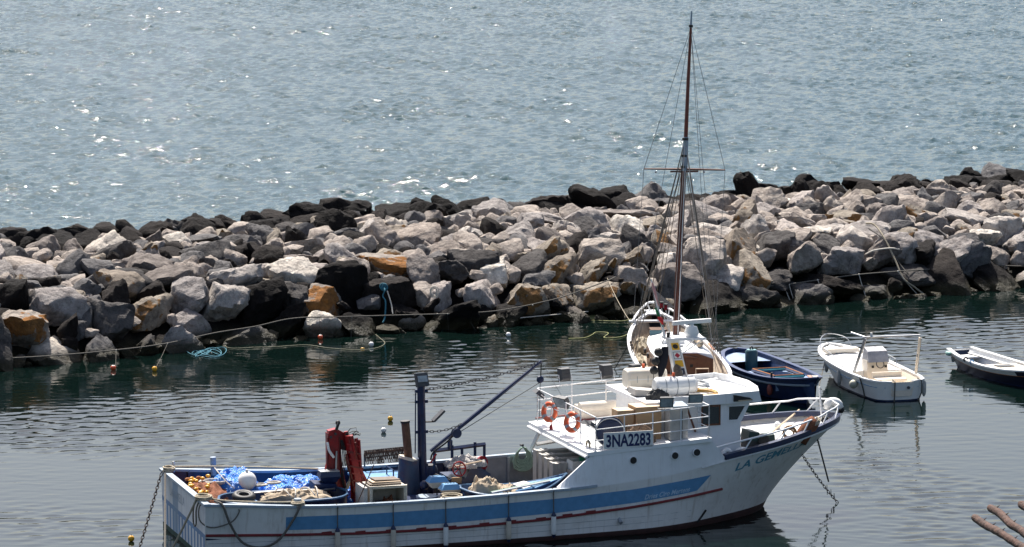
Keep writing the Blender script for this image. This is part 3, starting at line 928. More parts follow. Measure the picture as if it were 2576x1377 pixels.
# tower with painted signal flags
tw_b, tw_t = (17.05, 0.0, 4.08), (16.62, 0.0, 5.86)
mb = MB().extr([(16.85, -.16, 4.08), (17.28, -.16, 4.08), (16.83, -.12, 5.86), (16.47, -.12, 5.86)], (0, .30, 0))
tw = mb.build('signal_mast', WHITE, boat)
MB().tube([(17.3, -.05, 4.16), (17.6, -.3, 4.12), (17.75, -.35, 4.12)], .11, 8).build('horn', WHITE, tw)
def tower_pt(x, z, d=0.0):    # x: 0..1 across, z: height
    t = (z - 4.08) / (5.86 - 4.08)
    x0, x1 = 16.85 + (16.47 - 16.85) * t, 17.28 + (16.83 - 17.28) * t
    return (x0 + (x1 - x0) * x, -.16 + .04 * t - d, z)
def decal(poly, m, d):
    MB().extr([tower_pt(x, z, d) for x, z in poly], (0, .003, 0)).build('signal_flag', m, tw)
def rect(z0, z1, a=.14, b_=.86): return [(a, z0), (b_, z0), (b_, z1), (a, z1)]
z = 5.50
decal(rect(z, z + .24), FLAGY, .006)
decal([(.5 + .26 * math.cos(a), z + .12 + .08 * math.sin(a)) for a in np.linspace(0, 6.283, 13)[:-1]], BLACK, .012)
z = 5.20
decal(rect(z, z + .24), NAVY, .006); decal(rect(z + .015, z + .225, .18, .82), PLAST, .010)
decal([(.5, z + .03), (.76, z + .12), (.5, z + .21), (.24, z + .12)], mat('flag_red', (.42, .02, .04), .5), .014)
z = 4.93
decal(rect(z, z + .22), FLAGY, .006)
z = 4.66
decal(rect(z, z + .22), NAVY, .006); decal(rect(z + .065, z + .155, .36, .64), PLAST, .010)
z = 4.38
decal([(.12, z), (.9, z + .13), (.9, z + .17), (.12, z + .22)], NAVY, .006)
decal([(.3 + .12 * math.cos(a), z + .12 + .05 * math.sin(a)) for a in np.linspace(0, 6.283, 11)[:-1]], PLAST, .010)
MB().extr([(16.4, -.35, 5.86), (17.72, -.35, 5.82), (17.72, .35, 5.82), (16.4, .35, 5.86)], (0, 0, .07)).build('radar_platform', WHITE, boat)
for y in (-.3, .3): MB().tube([(16.85, y * .3, 5.3), (17.65, y, 5.84)], .02, 5).build('platform_brace', WHITE, boat)
rd = MB().lathe([(.20, 5.90), (.24, 5.96), (.24, 6.08), (.18, 6.24), (.08, 6.27), (.06, 6.34)], (17.33, 0, 0)).build('radar', PLAST, boat, smooth=40)
MB().box((17.33, 0, 6.40), (1.36, .14, .13), (0, -.03, 0)).build('radar_antenna', PLAST, rd)
for u, v in ((1664, 768), (1675, 773), (1671, 838), (1681, 845)):
    p = fy(u, v, -.1)
    l = MB().cyl((p[0], p[1], p[2] - .09), (p[0], p[1], p[2] + .07), .055).build('signal_lamp', REDL if v < 842 else BLACK, boat)
    MB().cyl((p[0], p[1], p[2] + .07), (p[0], p[1], p[2] + .11), .07).build('lamp_cap', BLACK, l)
    MB().cyl((p[0], p[1], p[2] - .10), (16.6, 0, min(p[2] - .3, 5.9)), .012, n=5).build('lamp_arm', WHITE, l)
pp = [fy(1672, 848, -.15), fy(1655, 775, -.15), fy(1638, 702, -.15)]
fs_ = MB().tube(pp, [.045, .035, .02], 8).build('flag_staff', WHITE, boat)
def furl(a, b_, m, w):
    a, b_ = np.array(a), np.array(b_)
    rows = []
    for i in range(9):
        t = i / 8; c = a + (b_ - a) * t; k = w * (0.35 + 0.65 * math.sin(math.pi * min(1, t * 1.1 + .1)))
        rows.append([c + np.array([k * math.cos(q), k * .7 * math.sin(q), 0]) * (1 + .2 * math.sin(3 * q + 5 * t)) for q in np.linspace(0, 6.283, 9)])
    return MB().grid(rows)
furl(fy(1649, 775, -.2), fy(1667, 823, -.25), GREENL, .05).build('furled_flag', GREENL, fs_, smooth=True)
furl(fy(1658, 797, -.28), fy(1668, 817, -.30), REDL, .085).build('furled_flag', mat('flag_scarlet', (.6, .02, .02), .7), fs_, smooth=True)
furl(fy(1641, 712, -.2), fy(1657, 770, -.25), REDL, .05).build('furled_flag', mat('flag_pink', (.62, .30, .28), .7), fs_, smooth=True)

# ---------------------------------------------------------------- upper deck rails
rails = []
def rail_run(a, b_, npost, heights, r=0.022, topz=None, posts=True):
    """a, b_: deck-level ends (x, y); rails at the given heights"""
    za, zb = ud(a[0]), ud(b_[0])
    for k, h in enumerate(heights):
        MB().tube([(a[0], a[1], za + h), (b_[0], b_[1], zb + h)], r if k == 0 else r * .8, 6).build('rail', WHITE, boat)
    if posts:
        for i in range(npost):
            t = i / (npost - 1)
            x, y = a[0] + (b_[0] - a[0]) * t, a[1] + (b_[1] - a[1]) * t
            MB().tube([(x, y, ud(x) - .02), (x, y, ud(x) + heights[0])], r, 6).build('stanchion', WHITE, boat)
rail_run((12.92, -2.98), (16.82, -2.98), 5, (1.07, .70, .34))
rail_run((12.92, 2.98), (16.6, 2.98), 4, (1.12, .72, .36))
rail_run((12.92, -2.98), (12.92, 2.98), 5, (1.10, .70, .34))
rail_run((16.82, -2.98), (16.82, -1.95), 2, (1.07, .70, .34))
# flood lights
def floodlight(c, w, h, aim, face=GLASS, d=0.16, post=None):
    """c centre, aim: direction the lamp looks"""
    q = V3(aim).to_track_quat('Y', 'Z').to_matrix()
    def tp(pts): return [V3(c) + q @ Vector(p) for p in pts]
    b_ = MB()
    f0 = [(-w / 2, d / 2, -h / 2), (w / 2, d / 2, -h / 2), (w / 2, d / 2, h / 2), (-w / 2, d / 2, h / 2)]
    b0 = [(-w * .36, -d / 2, -h * .36), (w * .36, -d / 2, -h * .36), (w * .36, -d / 2, h * .36), (-w * .36, -d / 2, h * .36)]
    b_.add(tp(b0) + tp(f0), [(0, 1, 2, 3), (0, 4, 5, 1), (1, 5, 6, 2), (2, 6, 7, 3), (3, 7, 4, 0), (4, 7, 6, 5)])
    for k in range(3):
        z_ = -h * .25 + k * h * .25
        b_.add(tp([(-w * .34, -d * .62, z_), (w * .34, -d * .62, z_), (w * .4, 0, z_), (-w * .4, 0, z_)]), [(0, 1, 2, 3)])
    fo = b_.build('floodlight', DGREY, boat)
    MB().add(tp([(-w * .43, d * .53, -h * .43), (w * .43, d * .53, -h * .43), (w * .43, d * .53, h * .43), (-w * .43, d * .53, h * .43)]), [(0, 3, 2, 1)]).build('lens', face, fo)
    br = tp([(-w * .54, 0, 0), (-w * .54, 0, -h * .75), (w * .54, 0, -h * .75), (w * .54, 0, 0)])
    MB().tube(br, .014, 5).build('bracket', WHITE, fo)
    if post is not None: MB().tube([br[1].lerp(br[2], .5), post], .018, 5).build('lamp_post', WHITE, fo)
LENS = mat('lamp_lens', (.30, .33, .34), .12, var=.3)
for u, v, w in ((1421, 942, .46), (1527, 933, .48), (1600, 932, .46)):
    p = fy(u, v, 2.98); floodlight(p, w, .48, (-.25, 1, -.25), LENS, .18, (p[0], 2.98, ud(p[0]) + 1.1))
p = fy(1356, 990, 2.5); floodlight(p, .62, .36, (-1, .1, -1.3), LENS, .14, (12.92, 2.4, ud(12.92) + 1.05))
p = fy(1415, 1010, .4); floodlight(p, .66, .40, (-1.0, -.35, -.5), LENS, .22, (12.92, .3, ud(12.92) + .95))
p = fy(1482, 1067, -2.1); floodlight(p, .62, .30, (-.8, -.2, -1.3), LENS, .14, (12.92, -2.2, ud(12.92) + .7))
p = fy(1675, 1010, -2.98); floodlight(p, .46, .34, (-.15, -1, -.25), LENS, .22, (p[0], -2.98, ud(p[0]) + 1.05))
p = fy(1748, 1000, -2.98); floodlight(p, .48, .30, (-.1, -1, -.25), LENS, .20, (p[0], -2.98, ud(p[0]) + 1.05))
# registration board
bo = MB().bbox((13.17, -3.05, 2.86), (14.85, -3.02, 3.39)).build('registration_board', PLAST, boat)
vs, fs = text_mesh('3NA2283', .54, 0, .016)
w_ = max(v[0] for v in vs)
MB().add([(13.24 + x * 1.53 / w_, -3.054, 2.93 + y * 1.02) for x, y, z in vs], fs).build('registration_number', mat('sign_navy', (.012, .02, .09), .5, var=.1), bo)
# pulpit round the bow
def bow_rail(side, h, x0):
    pts = []
    for x in np.linspace(x0, 22.5, 16):
        g = fh.gun(x, side)
        pts.append((x, g[1] * .98, g[2] + .16 + h * (1 if x < 21.5 else 1.15)))
    return pts
pr = bow_rail(-1, .30, 17.15); pf = bow_rail(1, .36, 18.3)
MB().tube(pr + pf[::-1], .032, 7).build('bow_rail', WHITE, boat)
for side, xs in ((-1, (18.2, 19.6, 20.6, 21.5, 22.2)), (1, (18.6, 19.8, 20.9, 21.9))):
    for x in xs:
        g = fh.gun(x, side); h = .30 if side < 0 else .36
        t = fh.gun(min(x + .28, 22.5), side)
        MB().tube([(x, g[1] * .97, g[2] + .1), (x + .28, t[1] * .98, t[2] + .16 + h)], .026, 6).build('bow_stanchion', WHITE, boat)
p = fh.gun(22.1, 1)
MB().tube([(22.1, .1, 2.75), (22.0, .12, 3.95)], .035, 6).build('bow_pole', WHITE, boat)
MB().lathe([(.10, 0), (.13, .05), (.11, .18), (.05, .24)], (21.9, -.62, 2.86)).build('bow_bollard', BLACK, boat)
MB().lathe([(.10, 0), (.13, .05), (.11, .18), (.05, .24)], (20.6, .4, 2.55)).build('bow_bollard', WHITE, boat)
# ---------------------------------------------------------------- deck machinery
cr = MB()
base = fy(842, 1215, -.4)
cx_, cz_ = base[0], 1.65
cb = MB().lathe([(.30, DK), (.30, 1.0), (.22, 1.1), (.20, 1.7)], (4.95, -.4, 0)).build('crane_base', RED, boat)
c1, c2 = np.array([4.85, -.4, 1.45]), np.array([4.98, -.4, 3.25])
col1 = MB().extr([(4.38, -.62, 1.35), (5.30, -.62, 1.35), (5.12, -.58, 2.4), (5.05, -.55, 3.35), (4.66, -.55, 3.42), (4.66, -.58, 2.4)], (0, .34, 0))
cro = col1.build('crane_column', RED, boat)
MB().extr([(4.68, -.56, 3.5), (4.95, -.56, 3.56), (5.52, -.56, 3.22), (5.60, -.56, 2.95), (5.42, -.56, 2.78), (4.75, -.56, 2.98)], (0, .28, 0)).build('crane_knuckle', RED, boat)
ja, jb = fy(878, 1095, -.75), fy(906, 1258, -.75)
jib = MB().tube([ja, ja * .72 + jb * .28, ja * .35 + jb * .65, jb], [.16, .24, .25, .20], 6, flat=.8).build('crane_jib', RED, boat)
MB().tube([ja + (.22, -.05, -.1), jb + (.14, -.05, .15)], .06, 6).build('jib_ram', RED, jib)
MB().tube([ja + (.08, -.16, -.45), ja + (.13, -.16, -.9)], .035, 6).build('jib_rod', STEEL, jib)
MB().tube([ja + (-.12, -.1, -.6), jb + (-.20, -.1, .25)], .05, 6).build('jib_ram', mat('dark_red_shading', (.12, .008, .008), .4), jib)
MB().box(jb + (0, 0, .1), (.42, .3, .5), (0, .1, 0)).build('crane_head', MAROON, jib)
DRED = mat('dark_red_shading', (.12, .008, .008), .4)  # darker second red, puts shading into the crane's colour
for x_ in (4.50, 5.18): MB().tube([(x_, -.64, 1.4), (x_ + (4.85 - x_) * .35, -.6, 2.4), (x_ + (4.85 - x_) * .45, -.57, 3.3)], .03, 4).build('column_flange', DRED, cro)
MB().tube([(4.86, -.70, 1.55), (4.88, -.66, 2.2)], .06, 8).build('lift_ram', DRED, cro)
MB().tube([(4.88, -.66, 2.2), (4.92, -.64, 2.85)], .035, 8).build('ram_rod', STEEL, cro)
for k in range(3): MB().tube(crv([(5.06 + .03 * k, -.62, 3.2), (5.12 + .05 * k, -.68, 2.6), (5.05 + .04 * k, -.7, 2.0), (5.2 + .03 * k, -.66, 1.5)], 12), .016, 5).build('hydraulic_hose', BLACK, cro)
for q_ in ((4.75, 3.3), (5.45, 3.0), (4.9, 3.4), (5.3, 2.9)): MB().cyl((q_[0], -.6, q_[1]), (q_[0], -.55, q_[1]), .045, n=8).build('pin', DGREY, cro)
MB().tube(crv([(4.62, -.62, 3.15), (4.66, -.66, 2.9), (4.82, -.66, 2.65)], 8), .045, 6).build('white_strop', PLAST, cro)
for k, (da, db, r_, m_) in enumerate((((.30, -.1, -.15), (.32, -.1, .35), .05, RED), ((.02, -.22, .02), (-.05, -.2, .05), .055, RED), ((.14, -.24, -.2), (.10, -.22, .55), .03, DRED), ((-.06, .15, .1), (-.22, .1, .05), .08, RED))):
    MB().tube([ja + da, (ja + jb) / 2 + np.array(da) * .6 + (.05 * math.sin(k * 2), 0, 0), jb + db], [r_, r_ * 1.25, r_ * .9], 6).build('jib_member', m_, jib)
for k in range(7):
    t = .15 + .11 * k; q_ = ja + (jb - ja) * t
    MB().box(q_ + (.02, -.16, 0), (.40 + .05 * (k % 2), .12, .05), (0, .25, 0)).build('jib_clamp', DRED if k % 2 else RED, jib)
MB().tube(crv([jb + (-.1, -.2, .35), jb + (-.22, -.25, .1), jb + (0, -.3, -.05), jb + (.2, -.22, .15), jb + (.1, -.2, .4)], 16), .05, 6).build('chain_sling', DRED, jib)
MB().box((8.75, .1, 1.0), (.5, .6, .55)).build('pump_block', BLACK, boat)
for k in range(4): MB().tube(crv([(8.55 + .1 * k, -.15, 1.25), (8.6 + .12 * k, -.25, 1.6), (8.45 + .1 * k, .1, 1.75 - .1 * k), (8.3, .4, 1.4)], 12), .025, 5).build('pump_hose', (BLACK, RUST, DGREY, GREY)[k], boat)
MB().lathe([(.16, 0), (.16, .25), (.1, .32)], (8.6, -.55, DK + .01)).build('filter_pot', RUST, boat)
MB().sphere(fy(850, 1064, -.4), .085, 12).build('crane_shackle', BLACK, boat, smooth=True)
MB().tube([fy(846, 1082, -.55), fy(850, 1070, -.55), fy(852, 1062, -.5)], .05, 6).build('crane_link', BLACK, boat)
for k in range(3):
    c = fy(882 + 5 * k, 1086 + 3 * k, -.7)
    MB().tube([fy(868, 1095, -.7), c + (0, 0, .10 - .05 * k), c + (.18, 0, .12 - .09 * k), c + (.2, 0, 0), fy(872, 1100, -.7)], .014, 5).build('crane_hose', BLACK, boat)
MB().tube([fy(864, 1115, -.75), fy(868, 1130, -.75), fy(873, 1118, -.75)], .018, 5).build('crane_hose', BLACK, boat)
MB().tube(crv([fy(868, 1150, -.8), fy(875, 1175, -.8), fy(882, 1200, -.8), fy(870, 1235, -.8)], 14), .04, 6).build('crane_rope', ROPE, boat)
# blue derrick post with boom
ps = MB().tube([(8.2, .6, DK), (8.15, .6, 2.2), (8.12, .6, 4.62)], [.17, .15, .13], 12).build('derrick_post', NAVY, boat, smooth=40)
for z_ in (4.45, 4.1, 3.1, 2.0): MB().box((8.13, .6, z_), (.42, .12, .1)).build('post_lug', NAVY, ps)
MB().tube([(7.92, .55, 4.4), (7.90, .55, 2.4)], .022, 5).build('post_pipe', NAVY, ps)
bm0, bm1 = fy(1083, 1135, .6), fy(1362, 909, .6)
bmo = MB().tube([bm0, bm0 * .5 + bm1 * .5, bm1], [.06, .075, .055], 8).build('derrick_boom', NAVY, boat)
MB().tube(crv([bm0 + (0, 0, -.3), bm0 + (.1, 0, -.05), bm0 * .85 + bm1 * .15 + (.0, 0, -.14), bm0 * .75 + bm1 * .25 + (0, 0, -.05)], 14), .03, 5).build('boom_hose', BLACK, bmo)
MB().lathe([(.05, -.09), (.16, -.09), (.16, -.05), (.07, -.03), (.07, .03), (.16, .05), (.16, .09), (.05, .09)], fy(1148, 1090, .5), (0, 1, 0)).build('boom_winch', NAVY, bmo)
def chain(pts, r, name, m, parent, link=0.11):
    """every link of a chain, joined"""
    mb = MB(); pts = [V3(p) for p in pts]
    L = 0; seg = []
    for a, b_ in zip(pts, pts[1:]): seg.append((b_ - a).length)
    tot = sum(seg); n = int(tot / link)
    for i in range(n):
        s_ = tot * (i + .5) / n; k = 0
        while k < len(seg) - 1 and s_ > seg[k]: s_ -= seg[k]; k += 1
        d_ = (pts[k + 1] - pts[k]).normalized(); c = pts[k] + d_ * s_
        side_ = d_.cross(Vector((0, 0, 1)))
        if side_.length < .1: side_ = Vector((1, 0, 0))
        side_.normalize()
        if i % 2: side_ = side_.cross(d_)
        h = link * .68; w = link * .30
        ring = [c + d_ * h * math.cos(a) + side_ * w * math.sin(a) for a in [6.283 * j / 8 for j in range(8)]]
        mb.tube(ring, r, 4, closed=True)
    return mb.build(name, m, parent)
chain(sag((8.3, .6, 4.5), bm1, 14, .12), .012, 'topping_chain', DGREY, boat, .12)
chain(sag((8.3, .6, 3.1), bm0 * .45 + bm1 * .55, 12, .30), .012, 'slack_chain', DGREY, boat, .12)
MB().tube([fy(1149, 1092, .5), fy(1359, 962, .5)], .012, 5).build('derrick_wire', BLACK, boat)
MB().tube([bm1, fy(1360, 950, .6)], .02, 5).build('block_strop', BLACK, bmo)
MB().lathe([(.02, -.05), (.11, -.04), (.13, 0), (.11, .04), (.02, .05)], fy(1359, 955, .6), (0, 1, 0), 14).build('pulley_block', NAVY, bmo)
MB().tube([fy(1359, 962, .6), fy(1357, 1050, .6)], .011, 5).build('derrick_wire', BLACK, boat)
MB().tube([bm1, fy(1415, 1000, 0.5)], .006, 4).build('thin_line', GREY, boat)
lampo = MB().box((8.13, .55, 4.82), (.42, .16, .44), (-.3, 0, .2)).build('post_floodlight', DGREY, boat)
MB().box((8.13, .45, 4.87), (.34, .04, .20), (-.3, 0, .2)).build('lens', LENS, lampo)
MB().tube([(8.2, .6, 3.42), (8.55, .55, 3.42)], .03, 6).build('lamp_arm', BLACK, ps)
MB().box((8.68, .5, 3.62), (.5, .3, .07), (0, -.75, 0)).build('side_floodlight', DGREY, ps)
# funnel housing and exhaust pipe
fn = MB().tube([(7.62, .4, DK), (7.62, .4, 1.5), (7.64, .4, 2.28)], [.40, .37, .33], 14).build('engine_casing', mat('steel_blue_paint', (.02, .042, .085), .45, var=.2, dirt=.4, dirtc=(.16, .05, .03)), boat, smooth=40)
MB().cyl((7.62, .4, 2.24), (7.64, .4, 2.32), .34, n=14).build('casing_rim', BEIGEBIN, fn)
MB().tube([(7.63, .4, 2.2), (7.52, .4, 3.5)], .14, 12).build('exhaust_pipe', RUST, boat)
MB().cyl((7.52, .4, 3.46), (7.515, .4, 3.53), .16, n=12).build('exhaust_collar', BLACK, boat)
# hatch with pale blue lid, small table frame
MB().bbox((6.3, 1.2, DK), (8.0, 2.9, 1.36)).build('hatch_coaming', NAVY, boat)
MB().box((7.15, 2.05, 1.40), (1.8, 1.8, .07), (0, 0, 0)).build('hatch_lid', LBLUE, boat)
for x, y in ((7.4, 1.4), (8.0, 1.4), (7.4, 2.2), (8.0, 2.2)): MB().cyl((x, y, 1.42), (x, y, 1.72), .025, n=5).build('frame_leg', NAVY, boat)
MB().tube([(7.4, 1.4, 1.72), (8.0, 1.4, 1.72), (8.0, 2.2, 1.72), (7.4, 2.2, 1.72)], .03, 5, closed=True).build('frame_top', NAVY, boat)
MB().bbox((7.05, -1.4, DK), (8.5, -.4, 1.22)).build('low_casing', NAVY, boat)
MB().cyl((7.85, -.95, 1.22), (7.85, -.95, 1.27), .36, n=18).build('casing_hatch', SLATE, boat)
MB().sphere((7.95, -.3, 1.5), .16, 12).build('vent_dome', NAVY, boat, smooth=True)
# winch block with hand wheels
wi = MB().extr([(8.75, -.5, DK), (10.35, -.5, DK), (10.2, -.35, 1.75), (9.9, -.35, 1.95), (9.5, -.35, 1.95), (9.35, -.35, 1.65), (8.85, -.35, 1.65)], (0, 1.3, 0)).build('winch', NAVY, boat)
MB().box((9.4, -.5, 1.1), (.32, .06, .7)).build('winch_dark_plate', BLACK, wi)  # raised black plate, a recess's shade given by colour alone
MB().box((9.0, -.46, 1.62), (.34, .03, .2), (.15, 0, 0)).build('worn_plate', CARD, wi)
def handwheel(c, r, parent):
    w = MB().torus(c, r, .028, (0.15, -1, .15), 20, 6)
    w = w.build('hand_wheel', RED, parent)
    q = V3((0.15, -1, .15)).to_track_quat('Z', 'Y').to_matrix()
    for k in range(5):
        a = 6.283 * k / 5
        MB().cyl(c, V3(c) + q @ Vector((r * math.cos(a), r * math.sin(a), 0)), .02, n=5).build('spoke', RED, w)
    MB().cyl(V3(c) + q @ Vector((0, 0, -.3)), V3(c) + q @ Vector((0, 0, .05)), .04, n=8).build('wheel_hub', BLACK, w)
handwheel(fy(1155, 1180, -.75), .23, wi)
wb2 = fy(1211, 1165, .1)
MB().cyl(wb2, wb2 + (.03, -.06, .01), .235, n=20).build('hand_wheel', RED, wi)
for k in range(4):
    a = 6.283 * (k + .5) / 4
    MB().cyl(wb2 + (.12 * math.cos(a) + .03, -.066, .12 * math.sin(a)), wb2 + (.12 * math.cos(a) + .03, -.068, .12 * math.sin(a)), .05, n=8).build('wheel_opening', NAVY, wi)
MB().lathe([(.24, -.26), (.24, -.22), (.10, -.18), (.09, .16), (.22, .2), (.22, .26)], (10.55, -.2, 1.15), (1, 0, 0), 16).build('warping_drum', STEEL, wi)
MB().lathe([(.32, -.05), (.34, 0), (.32, .05)], (10.3, -.2, 1.15), (1, 0, 0), 18).build('drum_flange', BLACK, wi)
gan = MB()
g0, g1 = fy(1090, 1135, 1.6), fy(1221, 1118, 1.6)
gn = MB().tube([g0, g1], .07, 4).build('gantry_beam', NAVY, boat)
for t in (.02, .36, .55, .8, .98):
    c = g0 + (g1 - g0) * t
    MB().tube([c + (0, 0, .12 if t in (.36, .8) else 0), (c[0], c[1], DK)], .05, 4).build('gantry_leg', NAVY, gn)
MB().lathe([(.08, 0), (.09, .3), (.05, .34), (.05, .5), (.02, .52)], fy(1132, 1131, 1.6)).build('gantry_cylinder', NAVY, gn)
MB().tube([fy(1083, 1165, .4), fy(1098, 1142, .4)], .03, 5).build('red_lever', RED, boat)
# stern mooring posts
MB().cyl((1.72, 3.0, 1.6), (1.70, 3.0, 2.2), .10, n=12).build('mooring_post', SLATE, boat)
p = fy(967, 1206, 0)
MB().cyl((3.0, -3.02, 1.55), (3.0, -3.02, 1.86), .11, .12, n=10).build('mooring_post', SLATE, boat)
MB().cyl((.35, 2.9, 1.8), (.35, 2.9, 2.15), .04, n=8).build('stern_pin', STEEL, boat)

# ================================================================== THINGS CARRIED ON THE FISHING BOAT
def mound(c, rx, ry, h, seed, n=26, rough=.18, flat=1.0, crease=0.0):
    """a heap: closed lumpy dome standing on z = c[2]"""
    rows = []
    for i in range(n + 1):
        t = i / n
        row = []
        for k in range(n * 2 + 1):
            a = 2 * math.pi * (k % (n * 2)) / (n * 2)
            rr = math.sin(t * math.pi / 2) ** .8
            q = Vector((math.cos(a) * rr * 1.7, math.sin(a) * rr * 1.7, seed * 3.7))
            w = 1 + rough * noise.noise(q * 1.5) + rough * .5 * noise.noise(q * 4)
            z = max(0.0, math.cos(t * math.pi / 2)) ** flat * h * (1 + rough * 1.2 * noise.noise(q * 2.2 + Vector((9, 0, 0))))
            if crease: z += crease * (abs(noise.noise(q * 5.0)) - .2) * (1 - t ** 4)
            row.append((c[0] + rx * rr * w * math.cos(a), c[1] + ry * rr * w * math.sin(a), c[2] + (z if i < n else 0)))
        rows.append(row)
    return MB().grid(rows)
# --- fishing net with floats
b0 = (.92, 0.30, DK)
net = thing('fishing_net', 'brown fishing net heaped with yellow floats in the fishing boat stern corner', 'fishing net', FB, b0)
mound(b0, .80, 1.5, 1.12, 2, rough=.22).build('netting', NETB, net, smooth=True)
rr = random.Random(5)
for k in range(30):
    u, v = rr.uniform(458, 525), rr.uniform(1196, 1240)
    y_ = np.interp(v, [1196, 1240], [.9, -.75]); p = fy(u, v, y_)
    if abs(p[0] - 1.0) > .8: continue
    a = rr.uniform(0, 3)
    fl = MB().sphere((0, 0, 0), .058, 10, (1.6, 1, 1))
    fl.v = [(p[0] + x * math.cos(a) - y * math.sin(a), p[1] + x * math.sin(a) + y * math.cos(a), p[2] + z - .01) for x, y, z in fl.v]
    fl.build('float', YELLOW if rr.random() < .85 else OROPE, net, smooth=True)
for k in range(4):
    MB().tube(coil((1.2, .75, 1.75 + .03 * k), .34 + .05 * k, 1.4, sq=.7, seed=k), .028, 5).build('net_rope', WROPE, net)
# --- tarpaulins
one('tarpaulin', mound((1.95, 1.0, DK), .95, 1.1, 1.42, 3, n=34, rough=.16, crease=.10), TARP, 'glossy blue tarpaulin bundle beside the yellow net floats, tied with a cord', 'tarpaulin', FB, (1.95, 1.0, DK), smooth=True)
one('tarpaulin', mound((4.0, 1.15, DK), 1.55, 1.25, .98, 9, n=40, rough=.22, crease=.16), TARP, 'crumpled blue tarpaulin spread behind the white ball buoy towards the red crane', 'tarpaulin', FB, (4.0, 1.15, DK), smooth=True)
one('lashing_cord', MB().tube([fy(u, v, y) for u, v, y in ((540, 1177, 1.0), (550, 1190, .6), (565, 1207, .2), (580, 1222, -.1), (590, 1229, -.2))], .018, 5), WROPE, 'pale cord tied slanting over the blue tarpaulin bundle', 'rope', FB, fy(590, 1229, -.2))
# --- ball buoy
c = fy(622, 1210, .2)
bb = thing('ball_buoy', 'large round white ball buoy lying between the blue tarpaulins', 'buoy', FB, (c[0], c[1], c[2] - .3))
MB().sphere(c, .305, 22).build('ball', PLAST, bb, smooth=True)
MB().cyl(c + (-.02, -.02, .28), c + (-.02, -.02, .38), .05, n=8).build('eye', PLAST, bb)
for k, (u, v, r_) in enumerate(((655, 1222, .22), (690, 1216, .2), (605, 1228, .16))):
    c = fy(u, v, .25)
    one('rope_coil', MB().tube(coil(c, r_, 3, sq=.6, seed=k + 11), .026, 6), WROPE, ['pale rope coil right of the white ball buoy', 'pale rope coil on the crumpled blue tarpaulin', 'pale rope coil tucked left of the white ball buoy'][k], 'rope', FB, c)
# --- boats carried on deck
def canoe(name, label, x0, x1, yc, hb, zr, zb, rise, pointed, hull_m, in_m, base):
    """double-ended work boat: rounded (pointed=0) or sharp bow; rim height zr, floor zb"""
    t = thing(name, label, 'dinghy', FB, base)
    n = 30
    def sec(i):
        s = i / (n - 1); x = x0 + (x1 - x0) * s
        a = min(1, s / .22); e = math.sqrt(max(0, 1 - (1 - a) ** 2))
        if pointed: f = max(0.0, 1 - max(0, (s - .45) / .55) ** 2.0)
        else:
            a2 = min(1, (1 - s) / .18); f = math.sqrt(max(0, 1 - (1 - a2) ** 2))
        w = hb * e * f
        return x, max(w, .015), zr + rise * max(0, (s - .5) * 2) ** 2 + rise * .35 * max(0, (.5 - s) * 2) ** 2
    L_, Ro, Ri, Fl = [], [], [], []
    for i in range(n):
        x, w, z = sec(i)
        outer = [(x, yc - w, z), (x, yc - w * .86, z - (z - zb) * .55), (x, yc - w * .45, zb - .1), (x, yc, zb - .14), (x, yc + w * .45, zb - .1), (x, yc + w * .86, z - (z - zb) * .55), (x, yc + w, z)]
        wi_ = max(w - .05, .01)
        inner = [(x, yc - wi_, z), (x, yc - wi_ * .86, z - (z - zb) * .5), (x, yc - wi_ * .45, zb), (x, yc, zb), (x, yc + wi_ * .45, zb), (x, yc + wi_ * .86, z - (z - zb) * .5), (x, yc + wi_, z)]
        Ro.append(outer); Ri.append(inner)
    MB().grid(Ro).build('hull', hull_m, t, smooth=50)
    MB().grid([r[::-1] for r in Ri]).build('inside', in_m, t, smooth=50)
    ring = [(sec(i)[0], yc - sec(i)[1], sec(i)[2]) for i in range(n)] + [(sec(i)[0], yc + sec(i)[1], sec(i)[2]) for i in range(n - 1, -1, -1)]
    MB().tube(ring, .042, 6, closed=True).build('gunwale', mat('worn_blue_rim', (.05, .12, .22), .4, var=.2, dirt=.4, dirtc=(.25, .27, .3)), t)
    return t, sec
d1, s1 = canoe('deck_dinghy', 'small blue dinghy stowed in the stern, filled with a tyre and canvas', 0.85, 5.05, -1.35, .98, 1.62, 1.05, .07, False, NAVY, NAVY, (2.9, -1.35, .9))
for x in (1.95, 4.3): MB().bbox((x - .13, -2.2, 1.50), (x + .13, -.5, 1.55)).build('thwart', LBLUE, d1)
MB().bbox((1.3, -2.0, 1.30), (1.95, -.9, 1.36)).build('floor_board', PLAST, d1)
d2, s2 = canoe('deck_dinghy', 'small blue dinghy with a pointed bow stowed ahead of the lamps, below the wheelhouse', 8.75, 12.35, -1.75, .95, 1.46, 1.0, .42, True, NAVY, mat('inner_blue', (.04, .09, .20), .5, var=.2), (10.5, -1.75, .86))
MB().extr([(11.1, -2.3, 1.56), (12.2, -1.8, 1.76), (12.2, -1.7, 1.76), (11.1, -1.2, 1.56)], (0, 0, .03)).build('foredeck', LBLUE, d2)
for y in (-2.15, -1.35): MB().tube([(9.9, y, 1.42), (11.2, y * .5 - .875, 1.52)], .04, 5).build('side_deck', LBLUE, d2)
for k, (p, d_) in enumerate((((2.9, -1.35, .8), 'one'), ((10.5, -1.75, .8), 'two'))):
    one('chock', MB().box((p[0], p[1], .82), (1.4, 1.0, .2)), DECKWOOD, ('wooden chock under the tyre-filled blue dinghy', 'wooden chock under the pointed blue dinghy')[k], 'chock', FB, (p[0], p[1], DK))
c = fy(788 * .736 * 0 + 583, 1249, -1.2)
ty = thing('tyre', 'worn black tyre lying flat in the stern dinghy', 'tyre', FB, (1.72, -1.15, 1.55))
MB().torus((1.72, -1.15, 1.66), .26, .12, (0.0, -.22, 1), 26, 10).build('tread', BLACK, ty, smooth=True)
